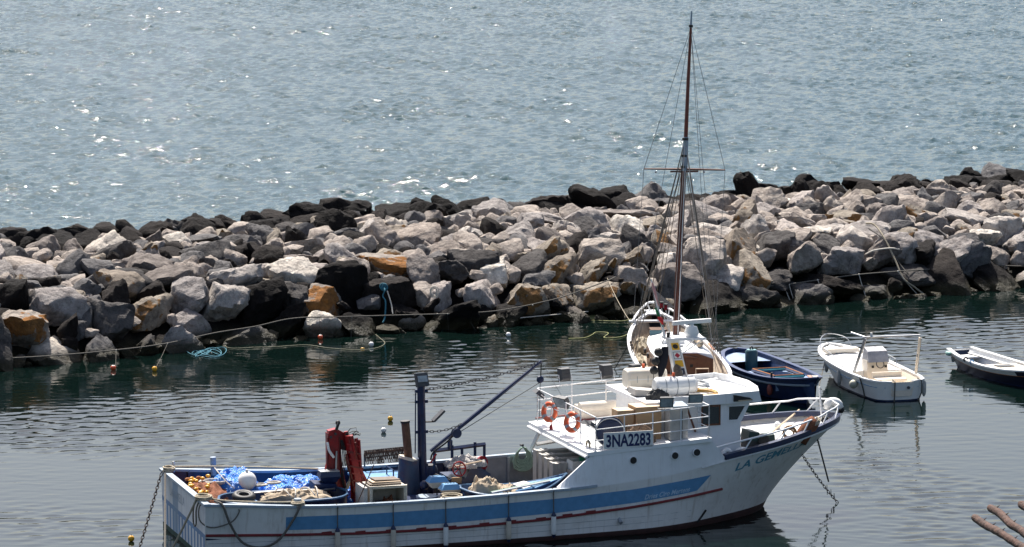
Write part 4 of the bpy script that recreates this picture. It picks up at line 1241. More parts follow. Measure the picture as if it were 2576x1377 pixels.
MB().torus((1.72, -1.17, 1.72), .185, .03, (0.0, -.22, 1), 24, 6).build('bead', DGREY, ty, smooth=True)
cv = thing('canvas_bundle', 'crumpled cream canvas tied with rope lying along the stern dinghy', 'canvas', FB, (3.4, -1.5, 1.5))
mound((3.25, -1.5, 1.42), 1.2, .5, .36, 21, n=30, rough=.35, crease=.12).build('cloth', CANVAS, cv, smooth=True)
for k, (x, dx) in enumerate(((2.9, .5), (3.3, -.4), (3.7, .5), (4.0, -.3))):
    MB().tube([(x + dx * t * .6, -1.5 + .46 * math.cos(a), 1.70 + .19 * math.sin(a)) for t, a in zip(np.linspace(-.5, .5, 12), np.linspace(0, 3.14, 12))], .02, 5).build('lashing', WROPE, cv)
MB().tube([(2.35, -1.6, 1.66), (4.7, -1.2, 1.74)], .03, 6).build('pole', DGREY, cv)
one('oar', MB().tube([(2.1, -1.0, 1.72), (3.0, -1.05, 1.76), (4.55, -1.15, 1.72)], .025, 6), STEEL, 'thin grey oar shaft beside the canvas roll in the stern dinghy', 'oar', FB, (3.3, -1.1, 1.7))
c2 = thing('canvas_heap', 'cream canvas heap in the pointed blue dinghy beside the two lamps', 'canvas', FB, (9.6, -1.9, 1.2))
mound((9.55, -1.75, 1.2), .55, .5, .68, 5, rough=.25, crease=.1).build('cloth', CANVAS, c2, smooth=True)
mound((10.2, -1.8, 1.2), .5, .5, .42, 8, rough=.25, crease=.08).build('cloth', CANVAS, c2, smooth=True)
for k in range(2): MB().tube(crv([(9.3 + .5 * k, -2.2, 1.4), (9.5 + .5 * k, -1.9, 1.85 - .25 * k), (9.9 + .4 * k, -1.6, 1.8 - .25 * k), (10.3 + .2 * k, -1.4, 1.4)], 14), .028, 5).build('lashing', ROPE, c2)
for k in range(2):
    one('oar', MB().tube([(9.6, -2.35 + .1 * k, 1.52), (11.7, -2.0 + .12 * k, 1.72)], [.03, .035], 6), GROPE if k else STEEL, ('grey oar laid slanting over the pointed dinghy', 'pale green oar beside the grey one in the pointed dinghy')[k], 'oar', FB, (10.5, -2.3, 1.5))
p = fy(1318, 1220, -1.6)
one('paper_sheet', MB().box((p[0], p[1], p[2]), (.5, .55, .02), (.12, -.1, .4)), PLAST, 'white sheet lying on the bow of the pointed dinghy', 'sheet', FB, p)
# --- fishing lamps
def lamp(u, v, y, label, sc_=1.0, silver=False):
    c = fy(u, v, y)
    t = thing('fishing_lamp', label, 'lamp', FB, (c[0], c[1], c[2] - .65), 'fishing lamps on the deck dinghies')
    w = .30 * sc_
    hood = MB()
    lo = [(-w * 1.15, -w * .75, 0), (w * 1.15, -w * .75, 0), (w * 1.15, w * .75, 0), (-w * 1.15, w * .75, 0)]
    up = [(-w * .75, -w * .5, .17), (w * .75, -w * .5, .17), (w * .75, w * .5, .17), (-w * .75, w * .5, .17)]
    if silver: up = [(a * 1.35, b_ * 1.3, z) for a, b_, z in up]
    hood.add([(c[0] + a, c[1] + b_, c[2] + z) for a, b_, z in lo + up], [(0, 1, 5, 4), (1, 2, 6, 5), (2, 3, 7, 6), (3, 0, 4, 7), (4, 5, 6, 7), (3, 2, 1, 0)])
    hood.build('hood', LBLUE if not silver else NAVY, t)
    MB().add([(c[0] + a * .98, c[1] + b_ * .98, c[2] - .002) for a, b_, z in lo] + [(c[0] + a * .6, c[1] + b_ * .6, c[2] - .2) for a, b_, z in lo],
             [(0, 1, 5, 4), (1, 2, 6, 5), (2, 3, 7, 6), (3, 0, 4, 7), (7, 6, 5, 4)]).build('reflector', BEIGEBIN if not silver else NAVY, t)
    if silver: MB().box((c[0], c[1], c[2] + .18), (w * 2.1, w * 1.35, .02)).build('top_sheet', STEEL, t)
    for k in range(4):
        x = c[0] + (-.5 + k / 3) * w
        MB().tube([(x, c[1], c[2] + .16), (x + .03, c[1] - .02, c[2] + .24), (x + .08, c[1], c[2] + .17)], .01, 4).build('wire_loop', BLACK, t)
    MB().tube([(c[0], c[1], c[2] - .15), (c[0] - .02, c[1], c[2] - .65)], .025, 6).build('stem', BLACK, t)
lamp(1100, 1211, -.7, 'left of the two blue-hooded cream fishing lamps on stems amidships')
lamp(1132, 1230, -1.5, 'right of the two blue-hooded cream fishing lamps on stems amidships')
lamp(827, 1198, -.85, 'fishing lamp with a silvery top sheet and dark blue sides before the red crane', 1.0, True)
mb = MB().box(fy(812, 1222, -.9), (.75, .5, .22), (.1, .1, .1))
one('blue_box', mb, NAVY, 'dark blue metal box under the silvery lamp beside the crane', 'box', FB, fy(812, 1226, -.9))
# --- open insulated bin and planks
bx0, bx1, by0, by1, bz0, bz1 = 5.45, 6.62, -2.75, -1.75, DK + .1, 2.02
bn = thing('insulated_bin', 'big beige plastic bin lying on its side with its open end to the quay', 'bin', FB, (6.0, -2.2, DK))
w = .07
for a, b_ in (((bx0, by0, bz0), (bx1, by1, bz0 + w)), ((bx0, by0, bz1 - w), (bx1, by1, bz1)), ((bx0, by0, bz0 + w), (bx0 + w, by1, bz1 - w)), ((bx1 - w, by0, bz0 + w), (bx1, by1, bz1 - w)), ((bx0 + w, by1 - w, bz0 + w), (bx1 - w, by1, bz1 - w))):
    MB().bbox(a, b_).build('wall_panel', BEIGEBIN, bn)
MB().tube([(bx0, by0, bz0), (bx1, by0, bz0), (bx1, by0, bz1), (bx0, by0, bz1)], .05, 5, closed=True).build('bin_rim', BEIGEBIN, bn)
MB().box((bx0 - .16, (by0 + by1) / 2, (bz0 + bz1) / 2 + .03), (.12, 1.0, 1.12)).build('bin_lid', GREYBIN, bn)
one('rope_heap', mound((6.15, -2.3, bz0 + w + .005), .40, .38, .62, 4, rough=.3), NETB, 'brown rope heap inside the open beige bin', 'rope', FB, (6.15, -2.3, bz0 + w), smooth=True)
one('blue_jar', MB().lathe([(.1, 0), (.15, .05), (.15, .26), (.10, .32)], (5.75, -2.55, 1.22)), NAVY, 'round dark blue jar inside the open beige bin', 'jar', FB, (5.75, -2.55, 1.22))
for k in range(3):
    one('plank', MB().box((6.0 + .05 * k, -2.3 + .1 * k, bz1 + .035 + .045 * k), (1.05 - .1 * k, .55, .035), (0, .02 * k, .04 * k)), (DECKWOOD, CARDTOP, DECKWOOD)[k],
        ('lowest of the three boards stacked on the beige bin', 'middle board of the stack on the beige bin', 'top board of the stack on the beige bin')[k], 'board', FB, (6.0, -2.3, bz1), 'boards on the bin')
one('boat_hook', MB().tube([fy(893, 1280, -2.9), fy(940, 1170, -2.6)], .018, 5), RUST, 'thin rusty rod leaning against the beige bin', 'rod', FB, fy(893, 1280, -2.9))
# --- rack of dredge chain on the far gunwale
rk = thing('chain_rack', 'steel rack hung with rusty dredge chain on the far bulwark behind the crane', 'rack', FB, (7.6, 3.05, 1.6))
ra, rb = fy(917, 1141, 3.02), fy(1024, 1130, 3.02)
MB().tube([ra, rb], .035, 6).build('bar', RUST, rk)
for q in (ra, rb): MB().tube([q, (q[0], q[1], 1.58)], .03, 5).build('leg', DGREY, rk)
rr = random.Random(8)
cm = MB()
for k in range(48):
    t = k / 47; c = ra + (rb - ra) * t; n_ = rr.randint(2, 4); z_ = c[2] + .03
    for j in range(n_):
        ring = [(c[0] + .035 * math.cos(a) * (1 if j % 2 else .4) + rr.uniform(-.01, .01), c[1] - .05 + .03 * math.sin(a), z_ + .075 * math.sin(a)) for a in [6.283 * q / 7 for q in range(7)]]
        cm.tube(ring, .012, 4, closed=True); z_ -= .115
co_ = cm.build('chain_links', RUST, rk); co_['kind'] = 'stuff'
# --- net heap on the winch, board
one('pale_net', mound((9.5, .15, 1.96), .62, .55, .3, 6, rough=.4, crease=.08), NETG, 'pale grey net heaped on top of the blue winch', 'fishing net', FB, (9.5, .15, 1.95), smooth=True)
one('stick', MB().tube([fy(1128, 1178, -.6), fy(1212, 1160, -.6)], .03, 5), CARDTOP, 'bare wooden stick lying in front of the net on the winch', 'stick', FB, fy(1170, 1170, -.6))
# --- hose coil hung on the bulwark
hc = thing('rope_hank', 'pale green rope hank hanging on the far bulwark near the white chair', 'rope', FB, (12.37, 3.0, 1.1))
for k in range(9):
    rr = random.Random(k)
    w_, h_ = .16 + .022 * k, .45 + .045 * k
    pts = [(12.37 + w_ * math.sin(a) * (1 - .35 * math.cos(a)) * 1 + rr.uniform(-.02, .02), 2.93 - .012 * k, 1.97 - h_ / 2 - .02 + h_ / 2 * math.cos(a) * (1)) for a in np.linspace(0, 6.283, 20)[:-1]]
    MB().tube(pts, .026, 5, closed=True).build('loop', GROPE, hc)
MB().cyl((12.37, 3.12, 1.99), (12.37, 2.86, 2.02), .04, n=6).build('hook', DGREY, hc)
# --- fish bins on edge, chair, crate, bucket
for k in range(4):
    y_ = 1.15 - .48 * k; x_ = 12.35 + .03 * k; h_ = 1.35 - .06 * k
    bt = thing('fish_bin', ('dirty grey fish bin on edge, farthest of the four before the house', 'dirty grey fish bin on edge, second farthest of the four', 'dirty grey fish bin on edge, second nearest of the four', 'dirty grey fish bin on edge, nearest of the four before the house')[k], 'bin', FB, (x_, y_, DK), 'bins on edge before the house')
    MB().box((x_ + .45, y_, DK + .08 + h_ / 2), (1.15, .30, h_), (0, 0, 0)).build('body', GREYBIN, bt)
    for dx in (-.1, .12, .30): MB().box((x_ + dx, y_, DK + .08 + h_ / 2), (.07, .36, h_ + .05)).build('rib', GREYBIN, bt)
    MB().box((x_ + .45, y_, DK + .04), (1.0, .26, .08)).build('foot', DGREY, bt)
ch = thing('plastic_chair', 'white plastic garden chair behind the grey fish bins', 'chair', FB, (13.3, 2.45, DK + .12))
ccx, ccy, cz = 13.3, 2.45, DK + .12
MB().tube(crv([(ccx - .22, ccy, cz + .42), (ccx - .24, ccy, cz + .75), (ccx - .12, ccy, cz + .92), (ccx + .12, ccy, cz + .92), (ccx + .24, ccy, cz + .75), (ccx + .22, ccy, cz + .42)], 24), .035, 6).build('back_frame', PLAST, ch)
MB().box((ccx, ccy, cz + .66), (.20, .03, .5)).build('back_slat', PLAST, ch)
MB().box((ccx, ccy - .22, cz + .42), (.46, .46, .04)).build('seat', PLAST, ch)
for sx_ in (-.2, .2):
    for sy_ in (0, -.42): MB().cyl((ccx + sx_, ccy + sy_, cz), (ccx + sx_ * .9, ccy + sy_, cz + .42), .025, n=6).build('leg', PLAST, ch)
one('pallet', MB().box((13.3, 2.25, DK + .06), (1.0, .9, .115)), DECKWOOD, 'wooden pallet under the white plastic chair', 'pallet', FB, (13.3, 2.25, DK))
p = fy(1462, 1168, -.6)
ct = thing('fish_crate', 'white plastic crate below the wheelhouse overhang, holding a green bucket', 'crate', FB, (p[0], p[1], p[2] - .15))
for a, b_ in (((-.4, -.3, -.15), (.4, .3, -.11)), ((-.4, -.3, -.11), (.4, -.26, .15)), ((-.4, .26, -.11), (.4, .3, .15)), ((-.4, -.26, -.11), (-.36, .26, .15)), ((.36, -.26, -.11), (.4, .26, .15))):
    MB().bbox(p + a, p + b_).build('crate_panel', PLAST, ct)
bk = thing('bucket', 'green plastic bucket in the white crate under the overhang', 'bucket', FB, p + (0.1, 0, -.11))
MB().lathe([(.14, 0), (.17, .34), (.15, .34), (.13, .05)], p + (.1, 0, -.11), (0, 0, 1), 16).build('pail', GREENP, bk, smooth=40)
MB().torus(p + (.1, 0, .23), .175, .018, (0, 0, 1), 18, 5).build('rim', GREENP, bk)
one('crate_stack', MB().box((p[0], p[1], (DK + p[2] - .15) / 2), (.9, .7, p[2] - .16 - DK)), GREYBIN, 'grey tub standing under the white crate with the bucket', 'tub', FB, (p[0], p[1], DK))
one('red_cloth', MB().extr([fy(1446, 1107, -.3), fy(1454, 1107, -.3), fy(1458, 1127, -.3), fy(1453, 1136, -.3), fy(1447, 1125, -.3)], (0, .05, 0)), mat('scarlet_cloth', (.55, .035, .02), .8), 'scarlet strap hanging from the edge of the upper deck', 'strap', FB, fy(1450, 1136, -.3))
one('hanging_rope', MB().tube(coil(fy(1478, 1122, -2.2), .16, 2.5, (1, 0, 0), seed=3), .025, 5), ROPE, 'beige rope loop hanging under the near corner of the upper deck', 'rope', FB, fy(1478, 1130, -2.2))
# --- lifebuoys on the aft rail
for k, (u, v, y_) in enumerate(((1383, 1036, 2.05), (1440, 1062, .0))):
    c = fx(u, v, 12.84)
    lb = thing('lifebuoy', ('orange lifebuoy on the upper deck rail, the one farther from the quay', 'orange lifebuoy on the upper deck rail, the one nearer the quay')[k], 'lifebuoy', FB, (c[0], c[1], c[2] - .36), 'lifebuoys on the aft rail')
    ax = (-1, -.55, .2)
    MB().torus(c, .27, .085, ax, 28, 10).build('ring', ORANGE, lb, smooth=True)
    q = V3(ax).to_track_quat('Z', 'Y').to_matrix()
    for j in range(4):
        a = 6.283 * (j + .5) / 4
        pc = V3(c) + q @ Vector((.27 * math.cos(a), .27 * math.sin(a), 0)); tx = q @ Vector((-math.sin(a), math.cos(a), 0))
        MB().cyl(pc - tx * .05, pc + tx * .05, .092, n=12).build('reflective_band', STEEL, lb)
    MB().tube([V3(c) + q @ Vector((.36 * math.cos(a) , .36 * math.sin(a), .03 * math.sin(6 * a))) for a in np.linspace(0, 6.283, 24)[:-1]], .012, 4, closed=True).build('grab_line', WROPE, lb)
    if k == 0: MB().lathe([(.02, -.28), (.07, -.2), (.05, 0), (.02, .05)], c + (0, -.15, -.45)).build('rescue_light', RED, lb)
# --- boxes on the upper deck
def carton(name, label, x0, x1, y0, y1, z0, z1, flap):
    t = thing(name, label, 'box', FB, ((x0 + x1) / 2, (y0 + y1) / 2, z0), 'cardboard boxes on the upper deck')
    MB().bbox((x0, y0, z0), (x1, y1, z1)).build('carton', CARD, t)
    MB().bbox((x0 - .005, y0 - .005, z1 + .002), (x1 + .005, (y0 + y1) / 2 - .01, z1 + .012)).build('flap', CARDTOP, t)
    MB().bbox((x0 - .005, (y0 + y1) / 2 + .01, z1 + .002), (x1 + .005, y1 + .005, z1 + .012)).build('flap', CARDTOP, t)
carton('cardboard_box', 'larger cardboard box, right of the pair behind the registration board', 14.55, 15.42, -2.3, -1.5, ud(15) + .01, 4.02, 0)
carton('cardboard_box', 'smaller cardboard box, left of the pair behind the registration board', 13.95, 14.50, -2.2, -1.6, ud(14.3) + .01, 3.92, 0)
sb = thing('silver_locker', 'tall silvery grey locker standing at the near rail of the upper deck', 'locker', FB, (15.85, -2.5, ud(15.85)))
MB().box((15.85, -2.5, ud(15.85) + .55), (.62, .55, 1.08)).build('cabinet', GREYBIN, sb)
MB().box((15.85, -2.5, ud(15.85) + 1.12), (.64, .58, .05), (.12, 0, 0)).build('lid', SLATE, sb)
MB().box((15.95, -2.79, ud(15.85) + .5), (.03, .03, .9)).build('hinge', DGREY, sb)
dr = thing('hose_reel', 'dark blue reel standing behind the registration board', 'reel', FB, (13.55, -2.45, ud(13.5)))
MB().lathe([(.10, -.2), (.47, -.2), (.47, -.16), (.30, -.15), (.30, .15), (.47, .16), (.47, .2), (.10, .2)], (13.60, -2.45, ud(13.5) + .48), (.35, 1, 0), 28).build('spool', NAVY, dr, smooth=40)
MB().torus((13.60 - .08, -2.66, ud(13.5) + .48), .47, .02, (.35, 1, 0), 28, 6).build('flange_rim', STEEL, dr)
one('sack', mound((14.55, -2.62, ud(14.5)), .55, .28, .62, 7, rough=.3, crease=.1), mat('brown_sacking', (.20, .13, .085), .95, var=.3, scale=12, bmp=.03), 'brown sacking heaped in front of the cardboard boxes', 'sack', FB, (14.55, -2.62, ud(14.5)), smooth=True)
rl = thing('beige_locker', 'long beige padded locker along the far rail of the upper deck', 'locker', FB, (15.2, 2.55, ud(15)))
MB().bbox((14.2, 2.2, ud(14.2)), (16.5, 2.9, ud(14.2) + .45)).build('chest', CREAM, rl)
MB().tube([(14.2, 2.35, ud(14.2) + .40), (16.5, 2.35, ud(14.2) + .44)], .2, 10).build('rolled_pad', CREAM, rl, smooth=40)
MB().bbox((14.15, 2.1, ud(14.2) - .0), (16.55, 2.2, ud(14.2) + .06)).build('base_trim', MAROON, rl)
# --- life rafts on the roof
def raft(name, label, c, L, r, m, boxy):
    t = thing(name, label, 'life raft', FB, (c[0], c[1], c[2] - r))
    prof_ = [(.02, -L / 2), (r * .75, -L / 2), (r * .95, -L / 2 + .08), (r, -L / 2 + .1), (r, -L / 2 + .13), (r * .97, -L / 2 + .14), (r * .97, L / 2 - .14), (r, L / 2 - .13), (r, L / 2 - .1), (r * .95, L / 2 - .08), (r * .75, L / 2), (.02, L / 2)]
    mb = MB().lathe(prof_, (0, 0, 0), (1, 0, 0), 22)
    if boxy: mb.v = [(x, math.copysign(abs(y / r) ** .6, y) * r, math.copysign(abs(z_ / r) ** .6, z_) * r) for x, y, z_ in mb.v]
    mb.v = [(x + c[0], y + c[1], z_ + c[2]) for x, y, z_ in mb.v]
    mb.build('canister', m, t, smooth=40)
    for dx in (-.3, 0, .3):
        MB().torus((c[0] + dx * L * .9, c[1], c[2]), r * 1.0, .012, (1, 0, 0), 24, 5).build('strap', GREY, t)
    MB().bbox((c[0] - L * .48, c[1] - r * 1.0, c[2] - .02), (c[0] + L * .48, c[1] - r * .97, c[2] + .01)).build('seam_flange', PLAST, t)
    MB().cyl((c[0] - .05, c[1], c[2] + r), (c[0] - .05, c[1], c[2] + r + .12), .05, n=8).build('red_tag', ORANGE, t)
    for dx in (-.35, .35): MB().box((c[0] + dx * L, c[1], c[2] - r * .92), (.1, r * 1.8, r * .3)).build('cradle', GREY, t)
raft('life_raft', 'white drum-shaped life raft canister at the near side of the wheelhouse roof', (16.35, -1.05, RZ1 + .36), 1.45, .32, PLAST, False)
raft('life_raft', 'cream box-shaped life raft canister, on the far side of the wheelhouse roof', (15.95, .75, RZ1 + .38), 1.4, .34, mat('cream_plastic', (.68, .62, .52), .4, var=.05), True)
gl = one('roof_locker', MB().box((15.45, -.45, RZ1 + .11), (.8, .7, .2), (0, .12, 0)), GREYBIN, 'low pale hatch box on the roof left of the white life raft', 'box', FB, (15.4, -.4, RZ1))
one('black_bundle', mound((15.65, -1.3, RZ1 + .01), .4, .22, .28, 12, rough=.35), BLACK, 'crumpled black bundle left of the white life raft', 'bundle', FB, (15.65, -1.3, RZ1), smooth=True)
one('hose_coil', MB().tube(coil((17.35, -1.05, RZ1 + .03), .42, 6, sq=1.5, jit=.1, seed=2), .028, 6), mat('yellow_hose', (.48, .27, .06), .5, var=.15), 'coiled yellow-brown hose on the wheelhouse roof right of the life raft', 'hose', FB, (17.35, -1.05, RZ1))
one('rope_coil', MB().tube(coil((17.95, .85, RZ1 + .03), .26, 5, sq=1.8, jit=.16, seed=6), .025, 6), GREY, 'grey rope coil at the front of the wheelhouse roof', 'rope', FB, (17.95, .85, RZ1))
one('net_bundle', MB().tube([(16.75, -.28, RZ1 + .01), (16.78, -.3, 4.5), (16.72, -.26, 4.95), (16.70, -.2, 5.0)], [.22, .2, .13, .05], 10), mat('drab_net', (.14, .11, .085), .95, var=.35, scale=14, bmp=.05), 'drab net wrapped round the foot of the signal mast', 'fishing net', FB, (16.75, -.28, RZ1))
ds = thing('day_shapes', 'string of three black day-shape balls hanging left of the signal mast', 'day shapes', FB, fy(1644, 952, -.2))
prev = fy(1672, 850, -.12)
for u, v in ((1656, 886), (1649, 909), (1645, 932)):
    c = fy(u, v, -.2)
    MB().sphere(c, .145, 14).build('ball', BLACK, ds, smooth=True)
    MB().tube([prev, c], .012, 4).build('line', DGREY, ds); prev = c
MB().tube([prev, (prev[0] - .05, prev[1], RZ1)], .012, 4).build('line', DGREY, ds)
rows = []
for i in range(12):
    t = i / 11; a = fy(1673, 873, -.1); b_ = fy(1660, 955, -.15); c = a + (b_ - a) * t
    w_ = .05 + .13 * math.sin(math.pi * min(1, .15 + t * .9)) 
    rows.append([c + np.array([w_ * math.cos(q), .4 * w_ * math.sin(q), 0]) for q in np.linspace(0, 6.283, 11)])
one('furled_cloth', MB().grid(rows), mat('black_cloth', (.006, .007, .014), .9), 'furled black cloth hanging between the black balls and the signal mast', 'cloth', FB, fy(1660, 955, -.15), smooth=True)
# --- foredeck gear
def gear_at(x, y): return float(fh.gun(x, 1)[2]) - .13
for k, (u, v, r_) in enumerate(((1829, 1143, .19),)):
    c = fy(u, v, -2.45)
    ff = thing('ring_fender', 'cream ring fender at the foot of the wheelhouse steps', 'fender', FB, (c[0], c[1], c[2] - r_))
    MB().torus(c, .13, .085, (.1, -1, .25), 22, 10).build('ring', PLAST, ff, smooth=True)
    MB().sphere(c + (0, .03, 0), .1, 10).build('core', DECKWOOD, ff)
for k, (u, v, s_) in enumerate(((1868, 1139, .24), (1895, 1137, .2))):
    c = fy(u, v, -2.2)
    one('ball_fender', MB().sphere(c, s_, 16, (1.25, 1, .8)), CREAM if k else PLAST, ('cream ball fender on the foredeck, left of two under the near rail', 'beige ball fender on the foredeck, right of two under the near rail')[k], 'fender', FB, (c[0], c[1], c[2] - s_ * .8), smooth=True)
wl = thing('windlass', 'dark green anchor windlass ahead of the wheelhouse', 'windlass', FB, (18.95, -1.6, 2.3))
MB().box((18.95, -1.6, 2.50), (.7, .6, .40)).build('gearbox', DGREY, wl)
MB().box((18.8, -1.6, 2.78), (.35, .7, .3), (0, .2, 0)).build('drum_guard', mat('dark_green_paint', (.02, .045, .04), .5), wl)
MB().lathe([(.2, -.4), (.2, -.36), (.1, -.3), (.1, .3), (.2, .36), (.2, .4)], (19.15, -1.6, 2.62), (0, 1, 0), 14).build('gypsy', BLACK, wl)
MB().box((19.35, -1.6, 2.66), (.5, .5, .22), (0, -.1, 0)).build('brake_cover', mat('dark_green_paint', (.02, .045, .04)), wl)
p = fy(2030, 1083, -1.55)
nb = thing('net_bundle', 'bundle of brown net and grey rope lashed to the bow rail', 'fishing net', FB, (p[0], p[1], p[2] - .45))
MB().tube([p + (-.25, 0, -.40), p + (-.1, 0, -.1), p + (.15, .02, .2), p + (.3, .02, .32)], [.22, .26, .26, .2], 10).build('netting', NETB, nb, smooth=True)
for k in range(4): MB().tube(coil(p + (.22, .0, .26 + .02 * k), .22, 1.3, (-.5, -.4, 1), .8, seed=k), .03, 5).build('rope_turn', ROPE, nb)
p = fy(1985, 1090, -1.7)
one('orange_net', MB().tube(coil(p, .22, 3, (.2, -1, .2), .8, jit=.3, seed=9), .035, 5), mat('tan_net', (.36, .19, .08), .9, var=.3), 'tan rope net hung on the near bow rail', 'rope', FB, p - (0, 0, .2))
c = fy(2096, 1022, 0.25)
cw = thing('bow_fender', 'cream horn-shaped fender at the tip of the bow', 'fender', FB, (c[0], c[1], c[2] - .25))
MB().tube(crv([c + (-.22, .1, -.1), c + (-.12, .05, .12), c + (.12, 0, .12), c + (.26, -.05, -.08)], 14), [.10] * 2 + [.15] * 10 + [.12] * 2, 10).build('horn', PLAST, cw, smooth=True)
MB().sphere(c + (.26, -.05, -.12), .13, 12).build('cap', BLACK, cw, smooth=True)
one('bow_pole', MB().tube([fy(1922, 1104, -1.8), fy(2010, 1032, 1.6)], .035, 6), CARDTOP, 'bare wooden pole laid slanting across the foredeck', 'pole', FB, fy(1922, 1104, -1.8))
# --- fenders on the near side
for k, u in enumerate((850, 990, 1122, 1280, 1393)):
    x = fy(u, 1340, -3.25)[0]; z1 = strake_z(x) + .10
    c = fh.off(x, z1 - .3, -1, .12)
    t = thing('fender', ('first', 'second', 'third', 'fourth', 'fifth')[k] + ' long white fender from the stern hanging on the near hull side', 'fender', FB, (c[0], c[1], z1 - .75), 'fenders along the near side')
    top = [.62, .72][k % 2]
    MB().lathe([(.03, -.66), (.075, -.6), (.085, -.5), (.085, -.08), (.075, 0)], (c[0], c[1], z1), (0, 0, 1), 12).build('body', PLAST if k in (4, 2) else BEIGEBIN, t, smooth=40)
    MB().lathe([(.082, -.01), (.08, .03), (.03, .12), (.015, .16)], (c[0], c[1], z1), (0, 0, 1), 12).build('top_cap', NAVY, t)
    MB().lathe([(.015, -.72), (.05, -.68), (.078, -.6)], (c[0], c[1], z1), (0, 0, 1), 12).build('bottom_cap', NAVY, t)
    g = fh.gun(x, -1)
    MB().tube([(c[0], c[1], z1 + .15), fh.off(x, g[2] - .05, -1, .03), (x, g[1] - .06, g[2] + .02), (x, g[1] + .1, g[2] + .085)], .018, 5).build('lanyard', DROPE, t)
# --- stern lines and chains
one('mooring_line', MB().tube(crv([(.35, 2.85, 1.98), (1.5, 2.4, 2.0), (3.0, 1.6, 2.03), (4.6, .5, 2.08)], 20), .035, 6), ROPE, 'taut beige mooring line from the far stern corner to the crane', 'rope', FB, (.35, 2.85, 1.9))
one('mooring_line', MB().tube(crv([(.1, -2.3, 1.95), (.8, -2.7, 1.86), (2.2, -2.95, 1.78), (3.0, -3.0, 1.75)], 16), .032, 6), ROPE, 'beige line along the near stern gunwale to the mooring post', 'rope', FB, (.1, -2.3, 1.9))
one('rope_coil', MB().tube(coil((3.0, -3.02, 1.63), .19, 5, sq=1.1, rise=.03, seed=1), .03, 6), ROPE, 'rope turns wound round the near mooring post', 'rope', FB, (3.0, -3.02, 1.6))
one('hanging_line', MB().tube(crv([(.35, -2.95, 1.93), (.52, -3.28, 1.85), (.75, -3.30, 1.25), (1.15, -3.27, .62), (1.75, -3.26, .42), (2.3, -3.27, .62), (2.75, -3.29, 1.2), (2.98, -3.28, 1.62), (3.0, -3.05, 1.72)], 40), .04, 7), DROPE, 'thick grey rope hanging in a deep loop down the near stern side', 'rope', FB, (1.75, -3.26, .42))
one('hanging_line', MB().tube(crv([(.1, -2.7, 1.93), (-.12, -2.8, 1.7), (-.1, -2.9, 1.3), (.2, -3.25, 1.15), (.8, -3.29, 1.3), (1.05, -3.28, 1.6), (1.05, -3.1, 1.68)], 30), .022, 6), DROPE, 'thin rope loop hanging round the near stern corner', 'rope', FB, (.2, -3.25, 1.15))
one('hanging_line', MB().tube(crv([(.05, -2.35, 1.93), (-.10, -2.35, 1.6), (-.09, -2.25, 1.1), (-.10, -2.05, 1.0), (-.10, -1.9, 1.15), (-.1, -2.0, 1.6), (.05, -2.1, 1.93)], 26), .025, 6), DROPE, 'rope bight hanging over the near end of the transom', 'rope', FB, (-.1, -2.05, 1.0))
one('rope_coil', MB().tube(coil((.12, -2.4, 1.93), .22, 5, sq=1.3, jit=.25, rise=.02, seed=7), .03, 6), ROPE, 'rope tangle on top of the near stern corner', 'rope', FB, (.12, -2.4, 1.9))
one('rope_coil', MB().tube(coil((.12, 2.55, 1.93), .16, 4, sq=1.3, jit=.2, rise=.03, seed=8), .035, 6), ROPE, 'rope turns round the far stern pin', 'rope', FB, (.12, 2.55, 1.9))
sa = (-.12, 2.45, 1.9)
e = FB.z(346, 1377, .25)
cs = chain([sa, (sa[0] - .1, sa[1] - .1, 1.75)] + list(sag((sa[0] - .1, sa[1] - .1, 1.75), (e[0] - .2, e[1] - .3, -.3), 8, .05)), .016, 'mooring_chain', mat('dark_chain', (.035, .026, .022), .8, var=.4), None, .16)
cs.matrix_world = FB.M; tag(cs, 'rusty mooring chain running from the far stern corner down into the water', 'chain')
one('mooring_line', MB().tube(sag((-.08, 2.2, 1.9), FB.z(415, 1377, .35) + (-.1, -.4, -.6), 8, .04), .035, 6), DROPE, 'dark mooring rope beside the stern chain', 'rope', FB, (-.08, 2.2, 1.9))
one('mooring_line', MB().tube(sag((-.06, -2.3, 1.93), FB.z(425, 1377, .2) + (-.3, -.6, -.4), 10, .05), .038, 6), ROPE, 'beige mooring rope from the near stern corner down to the water', 'rope', FB, (-.06, -2.3, 1.9))
# bow chain and rope
ca = fh.off(21.0, 1.86, -1, .0); cb_ = FB.z(2118, 1262, .0)
ccn = chain(list(sag(ca, cb_ + (0.1, 0, -.3), 10, .10)), .013, 'anchor_chain', MATS['dark_chain'], None, .14)
ccn.matrix_world = FB.M; tag(ccn, 'rusty anchor chain slanting from the bow into the water', 'chain')
mid = ca * .42 + cb_ * .58
one('bow_line', MB().tube([fh.off(21.55, 2.35, -1, .0), mid + (.12, 0, .0)], .028, 6), DROPE, 'dark rope from the bow down to the anchor chain', 'rope', FB, mid)
for k, t in enumerate((.62, .72, .8)):
    q = ca * (1 - t) + cb_ * t - np.array([0, 0, .03])
    one('weed_strand', MB().tube([q, q + (.02, 0, -.35 + .08 * k)], .012, 4), DGREEN, ('longest weed strand hanging from the anchor chain', 'middle weed strand hanging from the anchor chain', 'lowest weed strand hanging from the anchor chain')[k], 'weed', FB, q)

